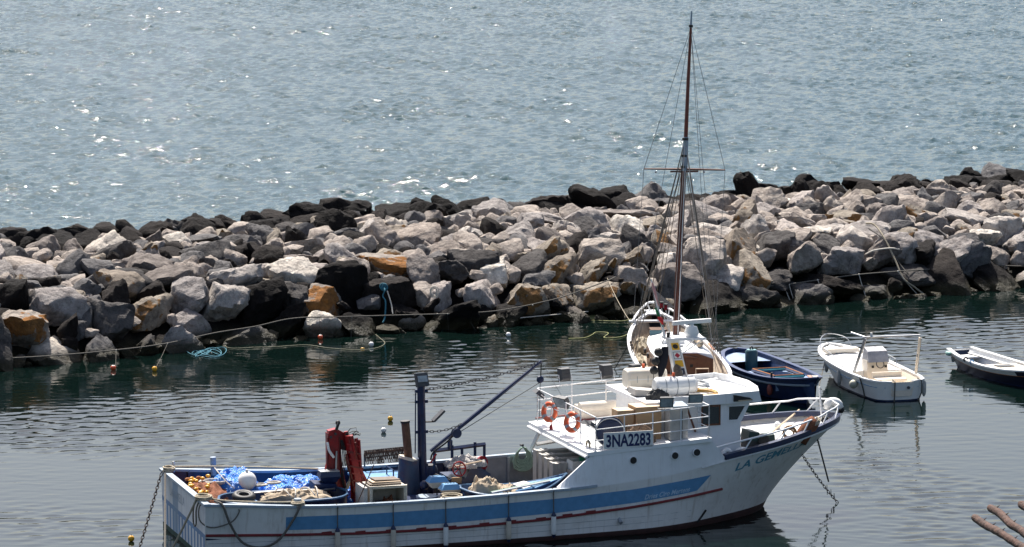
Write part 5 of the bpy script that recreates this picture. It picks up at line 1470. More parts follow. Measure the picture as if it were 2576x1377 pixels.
# --- loose gear about the working deck
one('dark_net', mound((5.9, 1.1, DK), .55, .9, .62, 31, rough=.35, crease=.1), mat('black_green_net', (.018, .026, .022), .95, var=.5, scale=25, bmp=.04), 'dark net heap behind the red crane jib', 'fishing net', FB, (5.9, 1.1, DK), smooth=True)
tb = thing('tub', 'black rubber tub beside the winch drum', 'tub', FB, (11.1, -.1, DK))
MB().lathe([(.26, 0), (.32, .42), (.29, .42), (.24, .06)], (11.1, -.1, DK), (0, 0, 1), 18).build('pail', BLACK, tb, smooth=40)
MB().torus((11.1, -.1, DK + .42), .305, .02, (0, 0, 1), 18, 5).build('rim', DGREY, tb)
one('rope_coil', MB().tube(coil((11.3, .9, DK + .03), .34, 6, sq=1.0, jit=.15, seed=31), .032, 6), DROPE, 'dark rope coil on the deck before the grey fish bins', 'rope', FB, (11.3, .9, DK))
one('rope_coil', MB().tube(coil((8.3, -2.2, 1.32), .30, 6, sq=1.0, jit=.2, rise=.03, seed=32), .03, 6), ROPE, 'beige rope coil on the near gunwale side left of the lamps', 'rope', FB, (8.3, -2.2, 1.3))
one('deck_box', MB().box((8.25, -2.2, 1.0), (.9, .8, .55)), NAVY, 'dark blue deck box under the beige rope coil by the lamps', 'box', FB, (8.25, -2.2, DK))
dr3 = thing('barrel', 'dark blue plastic barrel by the far bulwark left of the winch', 'barrel', FB, (8.9, 2.3, DK))
MB().lathe([(.24, 0), (.29, .1), (.30, .45), (.29, .8), (.24, .9)], (8.9, 2.3, DK), (0, 0, 1), 18).build('drum', NAVY, dr3, smooth=40)
MB().cyl((8.9, 2.3, DK + .9), (8.9, 2.3, DK + .94), .2, n=16).build('lid', BLACK, dr3)
one('blue_net', mound((5.6, -.3, DK), .45, .5, .75, 33, rough=.3, crease=.12), TARP, 'small blue tarpaulin bundle tucked behind the red crane jib', 'tarpaulin', FB, (5.6, -.3, DK), smooth=True)

# ================================================================== OTHER BOATS
def craft(t, G, W, hull_m, bottom_m, rim_m, in_m, floor_m, rim_w=.10, floor_z=.15, kz=-.35, boot=.10, p=1.2, rim_th=.05, i_end=None):
    h = Hull(G, W, [(x * .95, y * .3, kz) for x, y, z in W], p, 54)
    ho = h.shell([boot, .25, .45, .65, .85, 1.0]).build('hull', hull_m, t, smooth=50)
    h.shell([-1, -.6, -.3, 0, boot]).build('hull_bottom', bottom_m, t, smooth=50)
    L = h.G[-1][0]
    rim(h, h.G[0][0] + .02, L - .02, rim_w, .03, rim_th).build('gunwale', rim_m, t)
    li = MB()
    for sd_ in (-1, 1):
        rows = []
        for x in np.linspace(h.G[0][0] + .05, L - .25, 36):
            g = h.gun(x, sd_); y = sd_ * max(abs(g[1]) - rim_w * .8, .02)
            q_ = h.at(x, floor_z, 1); yb = max(min(abs(y) * .8, q_[1] * .88), .01) if abs(q_[0] - x) < .05 else .01
            rows.append([(x, y, g[2]), (x, sd_ * yb, floor_z)])
        if sd_ < 0: left = rows
        li.grid(rows if sd_ < 0 else [r[::-1] for r in rows])
    x0_ = h.G[0][0] + .06
    a, b_ = h.gun(x0_, -1), h.gun(x0_, 1)
    li.add([(x0_, a[1] + rim_w * .8, a[2]), (x0_, b_[1] - rim_w * .8, b_[2]), (x0_, (b_[1] - rim_w * .8) * .8, floor_z), (x0_, (a[1] + rim_w * .8) * .8, floor_z)], [(0, 1, 2, 3)])
    li.grid([[r[1], (r[1][0], -r[1][1], r[1][2])] for r in left])
    li.build('inside', in_m, t, smooth=50)
    return h, ho
def deck_of(h, x0, x1, dz, n=16, inset=.1, crown=.03):
    rows = []
    for x in np.linspace(x0, x1, n):
        g = h.gun(x, -1); w = max(abs(g[1]) - inset, .01)
        rows.append([(x, -w, g[2] + dz), (x, 0, g[2] + dz + crown), (x, w, g[2] + dz)])
    mb = MB().grid(rows)
    return mb.add([rows[0][0], rows[0][1], rows[0][2], (x0, rows[0][2][1], rows[0][2][2] - .3), (x0, rows[0][0][1], rows[0][0][2] - .3)], [(0, 1, 2, 3, 4)])
def hull_line(h, z_of_g, x0, x1, r, m, parent, name, sides=(-1, 1)):
    for sd_ in sides:
        pts = []
        for x in np.linspace(x0, x1, 30):
            g = h.gun(x, sd_); pts.append(h.off(x, g[2] * z_of_g, sd_, .004))
        MB().tube(pts, r, 5).build(name, m, parent)

# ---- white motor boat
MF = Frame(15.36, 139.95, 106)
mt = thing('motor_boat', 'small white motor boat with a grey-covered console and open cockpit', 'motor boat', MF, (0, 0, 0))
mh, _ = craft(mt, [(-.32, .40, .78), (-.15, .85, .78), (.4, 1.16, .78), (2.2, 1.30, .80), (4.4, 1.27, .88), (6.0, 1.08, .97), (7.1, .72, 1.05), (7.7, .36, 1.10), (7.92, 0, 1.12)],
              [(-.20, .38, 0), (-.05, .75, 0), (.4, .98, 0), (2.2, 1.08, 0), (4.1, .98, 0), (5.3, .70, 0), (6.2, .38, 0), (6.7, .15, 0), (6.9, 0, 0)],
              PLAST, NAVY, PLAST, CREAM, CREAM, .13, .22, -.4, .08)
hull_line(mh, .72, -.2, 7.3, .014, BLUE, mt, 'blue_line')
deck_of(mh, 2.75, 7.8, -.06, crown=.06).build('foredeck', WDECK, mt, smooth=True)
pd = MB().box((6.3, 0.05, 1.10), (.35, 1.45, .16), (0, -.05, 0)).build('deck_pad', CREAM, mt)
co2 = MB().extr([(2.25, -.45, .2), (3.05, -.45, .2), (2.9, -.42, 1.25), (2.35, -.42, 1.25)], (0, .88, 0)).build('console', CREAM, mt)
MB().add([(2.2, -.44, 1.2), (3.0, -.44, 1.2), (3.0, .44, 1.2), (2.2, .44, 1.2), (2.42, -.42, 1.62), (2.85, -.40, 1.75), (2.85, .40, 1.75), (2.42, .42, 1.62)],
         [(0, 1, 5, 4), (1, 2, 6, 5), (2, 3, 7, 6), (3, 0, 4, 7), (4, 5, 6, 7)]).build('console_cover', mat('grey_cover', (.34, .34, .36), .6, var=.2, bmp=.06, bscale=6), mt, smooth=40)
MB().torus((2.2, -.05, 1.12), .16, .02, (-1, 0, .4), 16, 5).build('steering_wheel', DGREY, co2)
for y in (-.3, .25): MB().box((2.24, y, 1.02), (.02, .1, .1)).build('gauge', BLACK, co2)
be = MB().bbox((1.0, -.62, .2), (1.5, .48, .62)).build('bench', CREAM, mt)
MB().box((1.25, -.07, .66), (.6, 1.25, .09)).build('bench_cushion', CREAM, be)
MB().box((1.55, -.07, .80), (.10, 1.25, .22)).build('bench_back', CREAM, be)
def mp(u, v, y): return MF.y(u, v, y)
lp0, lp1 = MF.y(2148, 929, 1.12), MF.y(2177, 852, 1.05)
rp0z = None
rp0, rp1 = MF.y(2304, 924, -1.18), MF.y(2315, 850, -1.18)
lp0[2] = .84; rp0[2] = .84
for k, (a, b_) in enumerate(((lp0, lp1), (rp0, rp1))):
    for dx in (-.07, .07):
        MB().tube([a + (dx, 0, 0), b_ + (dx, 0, 0)], .035, 6).build('frame_post', CREAM if k else STEEL, mt)
    MB().box((a + b_) / 2, (.16, .05, .12)).build('post_clamp', DGREY, mt)
MB().tube([lp1 + (0, 0, .05), rp1 + (0, 0, .1)], .04, 8).build('awning_bar', STEEL, mt)
MB().tube([lp1 + (0, 0, .05), lp1 + (.9, .25, .12)], .035, 8).build('awning_bar', STEEL, mt)
MB().cyl(lp1 + (.0, -.25, .0), lp1 + (0, -.25, .22), .05, n=8).build('mast_light', PLAST, mt)
for sd_ in (-1, 1):
    pts = [(x, mh.gun(x, sd_)[1] * .9, mh.gun(x, sd_)[2] + hh) for x, hh in ((3.2, .05), (3.3, .28), (4.4, .32), (5.6, .34))]
    MB().tube(pts, .018, 5).build('side_rail', STEEL, mt)
    for x in (3.9, 4.9): MB().tube([(x, mh.gun(x, sd_)[1] * .9, mh.gun(x, sd_)[2]), (x, mh.gun(x, sd_)[1] * .9, mh.gun(x, sd_)[2] + .31)], .014, 5).build('rail_post', STEEL, mt)
MB().tube(crv([(6.9, -.72, 1.05), (7.3, -.55, 1.45), (7.85, 0, 1.55), (7.3, .55, 1.45), (6.9, .72, 1.05)], 20), .02, 6).build('bow_pulpit', STEEL, mt)
MB().cyl((-.34, -.25, .55), (-.2, -.25, .55), .06, n=10).build('drain_plug', DGREY, mt)
for k, (x, sd_, l) in enumerate(((5.55, 1, .5), (3.35, 1, .6), (.15, -1, .55))):
    g = mh.gun(x, sd_); q = mh.off(x, g[2] * .5, sd_, .1)
    ft = thing('fender', ('grey sausage fender near the bow of the white motor boat', 'grey sausage fender amidships on the white motor boat', 'grey sausage fender at the stern corner of the white motor boat')[k], 'fender', MF, (q[0], q[1], g[2] - l - .1))
    MB().lathe([(.03, -l - .08), (.07, -l), (.09, -l * .8), (.09, -.08), (.05, 0)], (q[0], q[1], g[2] - .05), (0, 0, 1), 12).build('body', GREYBIN, ft, smooth=40)
    MB().tube([(q[0], q[1], g[2] - .06), (q[0], g[1] * .97, g[2] + .06)], .012, 4).build('lanyard', ROPE, ft)
g = mh.gun(1.55, 1); q = mh.off(1.55, .52, 1, .17)
one('ball_fender', MB().sphere(q, .17, 16, (1, 1, 1.05)), mat('dirty_cream', (.50, .48, .38), .5, dirt=.3), 'round cream fender on the side of the white motor boat', 'fender', MF, q - (0, 0, .18), smooth=True)
for k, (x, y_) in enumerate(((1.05, 1), (.0, .35), (.0, -.75))):
    if k == 0: pts = [mh.gun(x, 1) + (0, -.1, .06), mh.gun(x, 1) + (0, .04, .03), mh.off(x, .3, 1, .02), mh.off(x, .02, 1, .02)]
    else: pts = [(-.1, y_, .86), (-.37, y_ , .80), (-.34, y_, .3), (-.30, y_, .0)] if k == 1 else [(.0, y_, .86), (-.22, y_ - .1, .80), (-.2, y_ - .1, .3), (-.15, y_, .0)]
    one('hanging_rope', MB().tube(pts, .028, 5), DROPE, ('wet rope hanging down the left side of the motor boat by its ball fender', 'wet rope hanging down the middle of the motor boat stern', 'wet rope hanging at the right end of the motor boat stern')[k], 'rope', MF, pts[-1])
one('mooring_line', MB().tube(sag((7.75, .05, 1.1), MF.loc(P(2060, 975, 0)), 8, .05), .02, 5), DROPE, 'thin mooring line dropping from the motor boat bow into the water', 'rope', MF, MF.loc(P(2060, 975, 0)))

# ---- blue open boat
BF = Frame(9.19, 146.5, -72)
BOATB = mat('boat_blue_paint', (.010, .028, .095), .35, var=.25)
bt = thing('open_boat', 'dark blue open wooden boat with pale blue foredeck moored beside the sailing boat', 'rowing boat', BF, (0, 0, 0))
bh, _ = craft(bt, [(0, .15, 1.08), (.45, .72, 1.02), (1.6, 1.14, .90), (3.2, 1.32, .82), (5, 1.30, .82), (6.6, 1.05, .88), (7.9, .60, 1.02), (8.6, .25, 1.14), (8.95, 0, 1.2)],
              [(.5, .05, 0), (.9, .45, 0), (1.8, .85, 0), (3.2, 1.05, 0), (4.8, 1.02, 0), (6.0, .76, 0), (6.9, .42, 0), (7.5, .16, 0), (7.8, 0, 0)],
              BOATB, NAVY, BOATB, mat('inner_navy', (.02, .045, .12), .5, var=.25), NAVY, .16, .25, -.4, .05)
DB = mat('pale_blue_deck', (.18, .26, .40), .5, var=.1, dirt=.2, dirtc=(.3, .3, .3))
hull_line(bh, .78, .3, 8.7, .05, SLATE, bt, 'pale_strake')
deck_of(bh, 6.7, 8.5, -.20, inset=.16).build('foredeck', DB, bt)
deck_of(bh, .3, 1.7, -.12, inset=.16).build('sternsheets', DB, bt)
for sd_ in (-1, 1):
    rows = [[(x, sd_ * (abs(bh.gun(x, 1)[1]) - .16), bh.gun(x, 1)[2] - .16), (x, sd_ * .62, bh.gun(x, 1)[2] - .14)] for x in np.linspace(3.4, 6.7, 12)]
    MB().grid(rows if sd_ < 0 else [r[::-1] for r in rows]).build('side_deck', DB, bt)
TE = mat('teal_paint', (.02, .20, .24), .45, var=.2); 
ha = [(3.9, -.72, .78), (6.0, -.62, .82), (6.0, .62, .82), (3.9, .72, .78)]
for k in range(4):
    a, b_ = ha[k], ha[(k + 1) % 4]
    MB().tube([a, b_], .08, 4).build('coaming', TE if k % 2 else NAVY, bt)
    MB().tube([(a[0], a[1], a[2] + .075), (b_[0], b_[1], b_[2] + .075)], .022, 4).build('coaming_edge', OROPE, bt)
tk = BF.z(1890, 922, .6)
dr2 = thing('gas_cylinder', 'dark teal metal drum standing in the stern of the blue open boat', 'drum', BF, (tk[0], tk[1], .27))
MB().lathe([(.24, 0), (.26, .04), (.26, .95), (.22, 1.0)], (tk[0], tk[1], .27), (0, 0, 1), 18).build('drum', mat('teal_drum', (.02, .075, .085), .4, var=.2), dr2, smooth=40)
MB().cyl((tk[0], tk[1], 1.27), (tk[0], tk[1], 1.30), .2, n=16).build('lid', mat('pale_teal', (.18, .34, .36), .4), dr2)
MB().torus((tk[0], tk[1], 1.34), .07, .03, (1, .3, .2), 14, 6).build('handle', BLACK, dr2)
for k, (x, y_, m, l) in enumerate(((6.9, .55, mat('salmon_paint', (.5, .2, .12), .7), 1.3), (7.55, .33, mat('orange_plank', (.58, .27, .10), .7), .55), (7.2, .62, NETG, .7))):
    z_ = .92 + .03 * k
    one('loose_board', MB().box((x, y_, z_), (l, .16 + .1 * (k > 0), .03), (0, -.08, -.28)), m, ('long salmon board on the blue boat foredeck', 'short orange board at the bow of the blue boat', 'grey board lying on the salmon one in the blue boat')[k], 'board', BF, (x, y_, z_ - .02))
one('rope_coil', MB().tube(coil((6.9, -.3, .74), .17, 4, jit=.3, seed=13), .025, 5), mat('brown_rope', (.22, .13, .07), .9), 'brown rope coil on the blue boat foredeck', 'rope', BF, (6.9, -.3, .73))
MB().cyl((6.55, -.98, .85), (6.55, -.98, 1.12), .045, n=8).build('thole_post', BLACK, bt)
q = bh.off(6.3, .42, -1, .12)
fd = thing('fender', 'faded red fender hanging on the dark side of the blue boat', 'fender', BF, (q[0], q[1], .15))
MB().lathe([(.02, -.22), (.10, -.15), (.12, .05), (.08, .2), (.02, .24)], (q[0], q[1], .38), (0, 0, 1), 14).build('body', mat('faded_red', (.22, .05, .04), .6, var=.2), fd, smooth=True)
MB().tube([(q[0], q[1], .6), (q[0], q[1] + .1, .95)], .014, 4).build('lanyard', DROPE, fd)

# ---- dinghy at the right edge
DF = Frame(18.85, 149.0, -69)
dt = thing('rowing_dinghy', 'white rowing dinghy with a black-blue hull and orange line at the right edge', 'rowing boat', DF, (0, 0, 0))
dh, _ = craft(dt, [(0, .60, .70), (1.5, .88, .60), (3.4, 1.02, .55), (5.2, .90, .60), (6.6, .5, .72), (7.3, 0, .82)],
              [(.5, .35, 0), (1.7, .62, 0), (3.3, .78, 0), (4.8, .62, 0), (6.0, .3, 0), (6.6, 0, 0)],
              mat('blue_black_paint', (.006, .011, .03), .3, var=.3), NAVY, PLAST, PLAST, PLAST, .16, .14, -.3, .05)
rows = []
for sd_ in (-1, 1):
    rows = [[dh.off(x, dh.gun(x, sd_)[2] * (.70 + .3 * k / 3), sd_, .006) for k in range(4)] for x in np.linspace(.05, 6.0, 26)]
    MB().grid(rows).build('white_strake', PLAST, dt, smooth=True)
hull_line(dh, .68, .05, 7.0, .012, OROPE, dt, 'orange_line')
for sd_ in (-1, 1):
    rows = [[(x, sd_ * (abs(dh.gun(x, 1)[1]) - .14), dh.gun(x, 1)[2] - .14), (x, sd_ * (abs(dh.gun(x, 1)[1]) - .36), dh.gun(x, 1)[2] - .15)] for x in np.linspace(.2, 3.6, 14)]
    MB().grid(rows if sd_ < 0 else [r[::-1] for r in rows]).build('side_bench', PLAST, dt)
MB().bbox((.08, -.5, .40), (.9, .5, .46)).build('stern_bench', PLAST, dt)
MB().box((-.01, 0, .70), (.12, .3, .1)).build('motor_notch', SLATE, dt)
MB().bbox((.9, -.38, .16), (3.3, .38, .18)).build('floor_board', NAVY, dt)
MB().bbox((3.3, -.8, .48), (5.0, .8, .52)).build('foredeck', BEIGEBIN, dt)
MB().box((3.9, 0, .54), (.5, .7, .03)).build('hatch', DGREY, dt)
for k, x in enumerate((2.3, 2.9)):
    g = dh.gun(x, -1); one('rope_wrap', MB().tube(coil(g + (0, .02, .05), .08, 2, (1, 0, 0), seed=k + 20), .025, 5), (BLACK, BLUE)[k], ('black strap round the near gunwale of the right-edge dinghy', 'blue strap round the near gunwale of the right-edge dinghy')[k], 'strap', DF, g + (0, 0, .02))
g = dh.gun(.55, -1)
one('fender', MB().sphere(g + (0, -.1, -.05), .13, 12, (1.6, .8, .8)), mat('pale_mint', (.35, .55, .48), .6), 'pale mint fender on the stern quarter of the right-edge dinghy', 'fender', DF, g + (0, -.1, -.15), smooth=True)

# ---- sailing boat
SF = Frame(7.1, 136.8, 94)
stg = thing('sailing_boat', 'white sailing boat with tall brown mast and varnished cabin moored stern to the fishing boat', 'sailing boat', SF, (0, 0, 0))
TEAK = mat('grey_teak', (.30, .24, .18), .8, var=.2, dirt=.3)
sh, _ = craft(stg, [(0, 1.2, 1.28), (1.2, 1.56, 1.22), (4, 1.8, 1.16), (7.5, 1.76, 1.22), (10.5, 1.55, 1.36), (12.6, 1.15, 1.56), (14, .65, 1.72), (14.75, .22, 1.83), (15, 0, 1.86)],
              [(.6, .9, 0), (1.6, 1.25, 0), (4, 1.5, 0), (7.2, 1.45, 0), (9.8, 1.2, 0), (11.5, .8, 0), (12.6, .4, 0), (13.1, .15, 0), (13.4, 0, 0)],
              mat('dark_hull_paint', (.02, .024, .03), .4, var=.2), ANTIF, WDECK, TEAK, TEAK, .13, .85, -.9, .05, rim_th=.09)
for sd_ in (-1, 1):
    rows = [[sh.off(x, sh.gun(x, sd_)[2] - .32 + .32 * k / 3, sd_, .006) for k in range(4)] for x in np.linspace(.05, 14.5, 40)]
    MB().grid(rows).build('white_bulwark', WHITE, stg, smooth=True)
    g = [sh.gun(x, sd_) for x in np.linspace(7.6, 9.0, 8)]
    if sd_ < 0: MB().tube([p_ + (0, .05, .1) for p_ in g], .065, 4).build('salmon_patch', mat('salmon_cap', (.55, .28, .18), .7), stg)
# cabin trunk
cab = MB()
rows = []
for x, w_, h_ in ((3.4, 1.12, 1.55), (3.45, 1.14, 1.78), (5.0, 1.2, 1.80), (7.2, 1.12, 1.82), (8.6, .92, 1.84), (8.8, .85, 1.5)):
    rows.append([(x, -w_, .9), (x, -w_, h_ - .12), (x, -w_ * .9, h_), (x, -w_ * .4, h_ + .10), (x, w_ * .4, h_ + .10), (x, w_ * .9, h_), (x, w_, h_ - .12), (x, w_, .9)])
cb2 = MB().grid([r[1:-1] for r in rows]).build('cabin_roof', WDECK, stg, smooth=50)
for i0 in (0, 6):
    MB().grid([[r[i0], r[i0 + 1]] for r in rows]).build('cabin_side', WOOD, stg)
aft = MB().extr([(3.38, -1.12, .5), (3.38, 1.12, .5), (3.38, 1.12, 1.62), (3.38, .5, 1.84), (3.38, -.5, 1.84), (3.38, -1.12, 1.62)], (.04, 0, 0)).build('cabin_bulkhead', WOOD, stg)
for sd_ in (-1, 1):
    do = MB().bbox((3.33, sd_ * .04 + min(0, sd_ * .42), .55), (3.375, sd_ * .04 + max(0, sd_ * .42), 1.62)).build('cabin_door', WOOD, stg)
    MB().bbox((3.318, sd_ * .25 - .06, 1.3), (3.328, sd_ * .25 + .06, 1.42)).build('door_vent', BLACK, do)
MB().tube(crv([(3.36, -.5, 1.66), (3.36, 0, 1.74), (3.36, .5, 1.66)], 10), .04, 5).build('door_arch', WOOD, stg)
for sd_ in (-1, 1):
    MB().bbox((1.2, sd_ * .75 - .2, .86), (3.3, sd_ * .75 + .2, 1.08)).build('cockpit_bench', WOOD, stg)
    for x in (5.0, 6.2, 7.4):
        MB().cyl((x, sd_ * 1.13, 1.35), (x, sd_ * 1.22, 1.35), .11, n=14).build('cabin_port', DGREY, stg)
MB().tube([(2.3, -.8, 1.12), (2.3, -.8, 1.4), (2.3, -.3, 1.4), (2.3, -.3, 1.12)], .03, 5).build('tiller_rail', CARDTOP, stg)
MB().box((6.2, .2, 1.98), (1.2, .9, .14)).build('roof_hatch', WDECK, stg)
one('sail_bag', MB().tube(crv([(4.6, -.75, 2.0), (5.3, -.8, 2.02), (6.2, -.75, 2.02), (7.4, -.65, 2.0)], 14), [.06] + [.13] * 12 + [.06], 8), CANVAS, 'pale rolled sail lying along the sailing boat cabin roof', 'sail', SF, (6, -.8, 1.9), smooth=True)
MB().lathe([(.20, 0), (.24, .03), (.05, .05), (.03, .25)], (5.0, .1, 1.92), (0, 0, 1), 14).build('roof_ventilator', STEEL, stg)
# mast and rigging
foot = SF.loc(P(1698, 868, 1.5)); mx = foot[0]
def mpt(v):
    u = 1698 + (868 - v) * (1740 - 1698) / (868 - 27)
    return SF.x(u, v, mx)
MASTW = mat('brown_mast_varnish', (.10, .028, .016), .3, var=.25, scale=3)
ma = MB().tube([(foot[0], foot[1], .9), mpt(640), mpt(430)], [.15, .135, .11], 10).build('lower_mast', MASTW, stg, smooth=40)
MB().tube([mpt(430) + (0, -.03, 0), mpt(345) + (0, -.03, 0)], [.125, .10], 10).build('mast_doubling', SLATE, stg)
MB().tube([mpt(350) + (0, -.02, 0), mpt(200), mpt(70)], [.085, .07, .05], 8).build('topmast', mat('red_brown_mast', (.16, .035, .02), .35, var=.2), stg, smooth=40)
MB().tube([mpt(70), mpt(28)], [.045, .03], 8).build('mast_truck', SLATE, stg)
for v in (66, 350, 392, 420): MB().cyl(mpt(v + 3), mpt(v - 3), .13 if v > 100 else .09, n=10).build('mast_band', BLACK, stg)
MB().tube([mpt(640) + (-.17, -.05, 0), mpt(430) + (-.13, -.04, 0)], .02, 4).build('sail_track', PLAST, ma)
MB().tube([(foot[0] - .17, foot[1] - .06, 1.0), mpt(640) + (-.17, -.06, 0)], .02, 4).build('sail_track', PLAST, ma)
ctl, ctr = SF.x(1620, 425, mx), SF.x(1824, 428, mx)
MB().tube([ctl, mpt(426), ctr], [.03, .05, .03], 6).build('crosstree', MASTW, stg)
MB().tube([mpt(432) + (0, .55, 0), mpt(432) + (0, -.6, 0)], .035, 6).build('crosstree', MASTW, stg)
for u in (1650, 1771): MB().sphere(SF.x(u, 433, mx), .05, 8).build('deck_light', STEEL, stg)
WIRE = mat('rigging_wire', (.20, .19, .18), .6, var=.2); TAN = mat('tarred_rigging', (.16, .13, .10), .8, var=.2)
def gl_(x, sd_): return sh.gun(x, sd_) + (0, -sd_ * .05, .08)
wires = [(mpt(70), ctl, .010), (mpt(70), ctr, .010), (ctl, gl_(mx - .2, 1), .010), (ctr, gl_(mx - .2, -1), .010),
         (mpt(70), gl_(mx - .6, 1), .009), (mpt(70), gl_(mx + .4, -1), .009), (mpt(70), gl_(mx - 1.6, -1), .009)]
for k in range(3):
    wires += [(mpt(350), gl_(mx - .9 + .6 * k, 1), .016), (mpt(352), gl_(mx - 1.2 + .6 * k, -1), .016)]
wires += [(mpt(395), gl_(mx - 1.8, 1), .018), (mpt(395), gl_(mx - 2.2, -1), .018), (mpt(400), gl_(mx + .8, 1), .013), (mpt(400), gl_(mx + .6, -1), .013), (mpt(350), (14.9, 0, 1.95), .014), (mpt(390), (13.6, 0, 1.9), .014),
          (mpt(350), (.6, .9, 1.4), .010), (mpt(350), (.6, -.9, 1.4), .010)]
for a, b_, r_ in wires: MB().tube([a, b_], r_, 4).build('stay', WIRE if r_ < .0125 else TAN, stg)
for sd_ in (-1, 1):
    for k in range(3):
        a = gl_(mx - 1.0 + .6 * k, sd_)
        MB().lathe([(.03, 0), (.06, .06), (.03, .13)], a + (0, 0, .2), (0, 0, 1), 8).build('deadeye', DECKWOOD, stg)
# furled jib netting and bow platform
MB().add([SF.x(1640, 722, 13.6), SF.x(1700, 775, 13.2), SF.x(1648, 775, 13.5)], [(0, 1, 2)]).build('headsail_net', mat('grey_netting', (.22, .21, .20), .9, var=.3, scale=30), stg)
MB().tube(crv([sh.gun(12.6, 1) + (0, 0, .25), (13.8, .75, 2.05), (15.2, .25, 2.2), (15.5, 0, 2.2), (15.2, -.25, 2.2), (13.8, -.75, 2.05), sh.gun(12.6, -1) + (0, 0, .25)], 30), .05, 6).build('pulpit', WHITE, stg)
for sd_ in (-1, 1):
    for x, z_ in ((13.2, 1.95), (14.2, 2.1), (14.9, 2.18)):
        g = sh.gun(min(x, 14.9), sd_); MB().tube([g, (x, sd_ * max(.25, abs(g[1]) + .05), z_)], .03, 5).build('pulpit_post', WHITE, stg)
MB().bbox((14.2, -.35, 1.84), (15.4, .35, 1.90)).build('bow_platform', WHITE, stg)
MB().tube([(13.0, -1.25, 1.75), (13.0, 1.25, 1.75)], .06, 6).build('bow_beam', WHITE, stg)
MB().box((12.2, .1, 1.35), (.8, .7, .4)).build('anchor_winch', RUST, stg)
one('rope_heap', mound((10.3, .95, .9), .8, .4, .5, 15, rough=.4, crease=.1), ROPE, 'tangled rope heap on the left foredeck of the sailing boat', 'rope', SF, (10.3, .95, .88), smooth=True)
one('rope_heap', mound((7.0, 1.45, .9), 1.0, .2, .35, 16, rough=.4, crease=.1), ROPE, 'rope along the left side deck of the sailing boat', 'rope', SF, (7.0, 1.45, .88), smooth=True)
pan = SF.z(1650, 866, 1.5)
one('solar_panel', MB().box((pan[0], pan[1], 1.62), (.05, .5, .9), (0, .25, 0)), mat('panel_blue', (.10, .17, .19), .2), 'dark tilted panel standing on the sailing boat foredeck', 'panel', SF, (pan[0], pan[1], 1.2))
bwn = P(1602, 830, 1.5)
one('mooring_line', MB().tube([P(1602, 832, 1.6), P(1545, 930, 0.0)], .018, 5), BLACK, 'dark mooring line dropping left from the sailing boat bow', 'rope', WORLD, P(1545, 930, 0))
def front(u, v, dd):
    d = ray(u, v)
    for t in np.arange(130, 220, .05):
        p_ = CC + d * t
        if dist_in(p_[0], p_[1]) >= dd: return p_
    return CC + d * 165
one('mooring_line', MB().tube(sag(P(1590, 815, 1.7), front(1528, 700, 1.2), 10, .15), .012, 5), ROPE, 'pale mooring line from the sailing boat bow up to the rocks', 'rope', WORLD, P(1590, 815, 1.7))

# ================================================================== BUOYS
WR = mat('white_buoy', (.74, .73, .70), .35, var=.05)
def red_white():
    m, nt, b = nodes_of('red_and_white_buoy')
    v = coord(nt); sx = nt.nodes.new('ShaderNodeSeparateXYZ'); nt.links.new(v, sx.inputs[0])
    c = ramp(nt, sx.outputs['Z'], [(0.165, (.72, .10, .03)), (0.185, (.74, .66, .60))])
    nt.links.new(c, b.inputs['Base Color']); b.inputs['Roughness'].default_value = .4
    return m
RW = red_white()
BU = [(166, 899, WR, 'small white buoy floating by the rocks at the far left'), (285, 926, RW, 'orange and white buoy, left of the two below the left rocks'),
      (389, 929, YELLOW, 'small yellow buoy hanging on a line below the left rocks'), (806, 849, RW, 'orange and white buoy under the rope, below the orange-faced rock'),
      (934, 867, WR, 'white buoy on the floating line left of the small white rock'), (1285, 811, mat('red_buoy', (.62, .035, .03), .4), 'red buoy at the rope end in the middle of the breakwater'),
      (1279, 843, WR, 'white buoy floating just below the red one'), (982, 1054, YELLOW, 'yellow buoy in open water right of the red crane top'),
      (965, 1083, WR, 'white buoy in open water beside the yellow one'), (330, 1356, YELLOW, 'yellow buoy floating left of the stern chain')]
for u, v, m, lab in BU:
    p_ = P(u, v, .08); r_ = .115 if v < 1000 else .105
    t = thing('mooring_buoy', lab, 'buoy', WORLD, (p_[0], p_[1], 0), 'mooring buoys')
    MB().sphere((p_[0], p_[1], .09), r_, 16).build('float', m, t, smooth=True)
    MB().torus((p_[0], p_[1], .09 + r_), .03, .012, (1, 0, 0), 10, 5).build('eye', DGREY, t)
one('float', MB().sphere(P(912, 877, .03), .05, 10, (1.8, 1, .8)), YELLOW, 'tiny yellow float on the floating line near the white buoy', 'float', WORLD, P(912, 877, 0), smooth=True)

# ================================================================== ROPES ON THE BREAKWATER
def along(pix, dd, n=60):
    q = [front(u, v, dd if not isinstance(dd, (list, tuple)) else dd[i]) for i, (u, v) in enumerate(pix)]
    return crv(q, n)
l1 = thing('mooring_rope', 'long dark mooring rope strung along the left half of the breakwater', 'rope', WORLD, front(640, 822, -.9))
MB().tube(along([(-60, 905), (120, 896), (300, 880), (420, 864), (540, 838), (640, 822), (740, 801), (870, 797), (1120, 790), (1177, 788), (1266, 780), (1383, 756), (1442, 738), (1521, 709), (1548, 697)], [-.9] * 11 + [-.6, -.3, .4, .9], 110), .028, 6).build('main_rope', DROPE, l1)
for u, v, u2, v2 in ((885, 798, 883, 850), (803, 799, 807, 848), (1126, 790, 1128, 830), (1172, 789, 1196, 830), (292, 881, 291, 922), (421, 865, 392, 926), (1340, 768, 1342, 800), (1100, 790, 1102, 812)):
    a = front(u, v, -.9); b_ = P(u2, v2, 0.02)
    MB().tube(sag(a, b_, 6, .03), .008, 5).build('hanging_end', DROPE, l1)
    MB().sphere(a, .035, 8).build('knot', WROPE, l1)
l2 = thing('mooring_rope', 'long grey mooring rope strung along the right half of the breakwater', 'rope', WORLD, front(2161, 691, -.6))
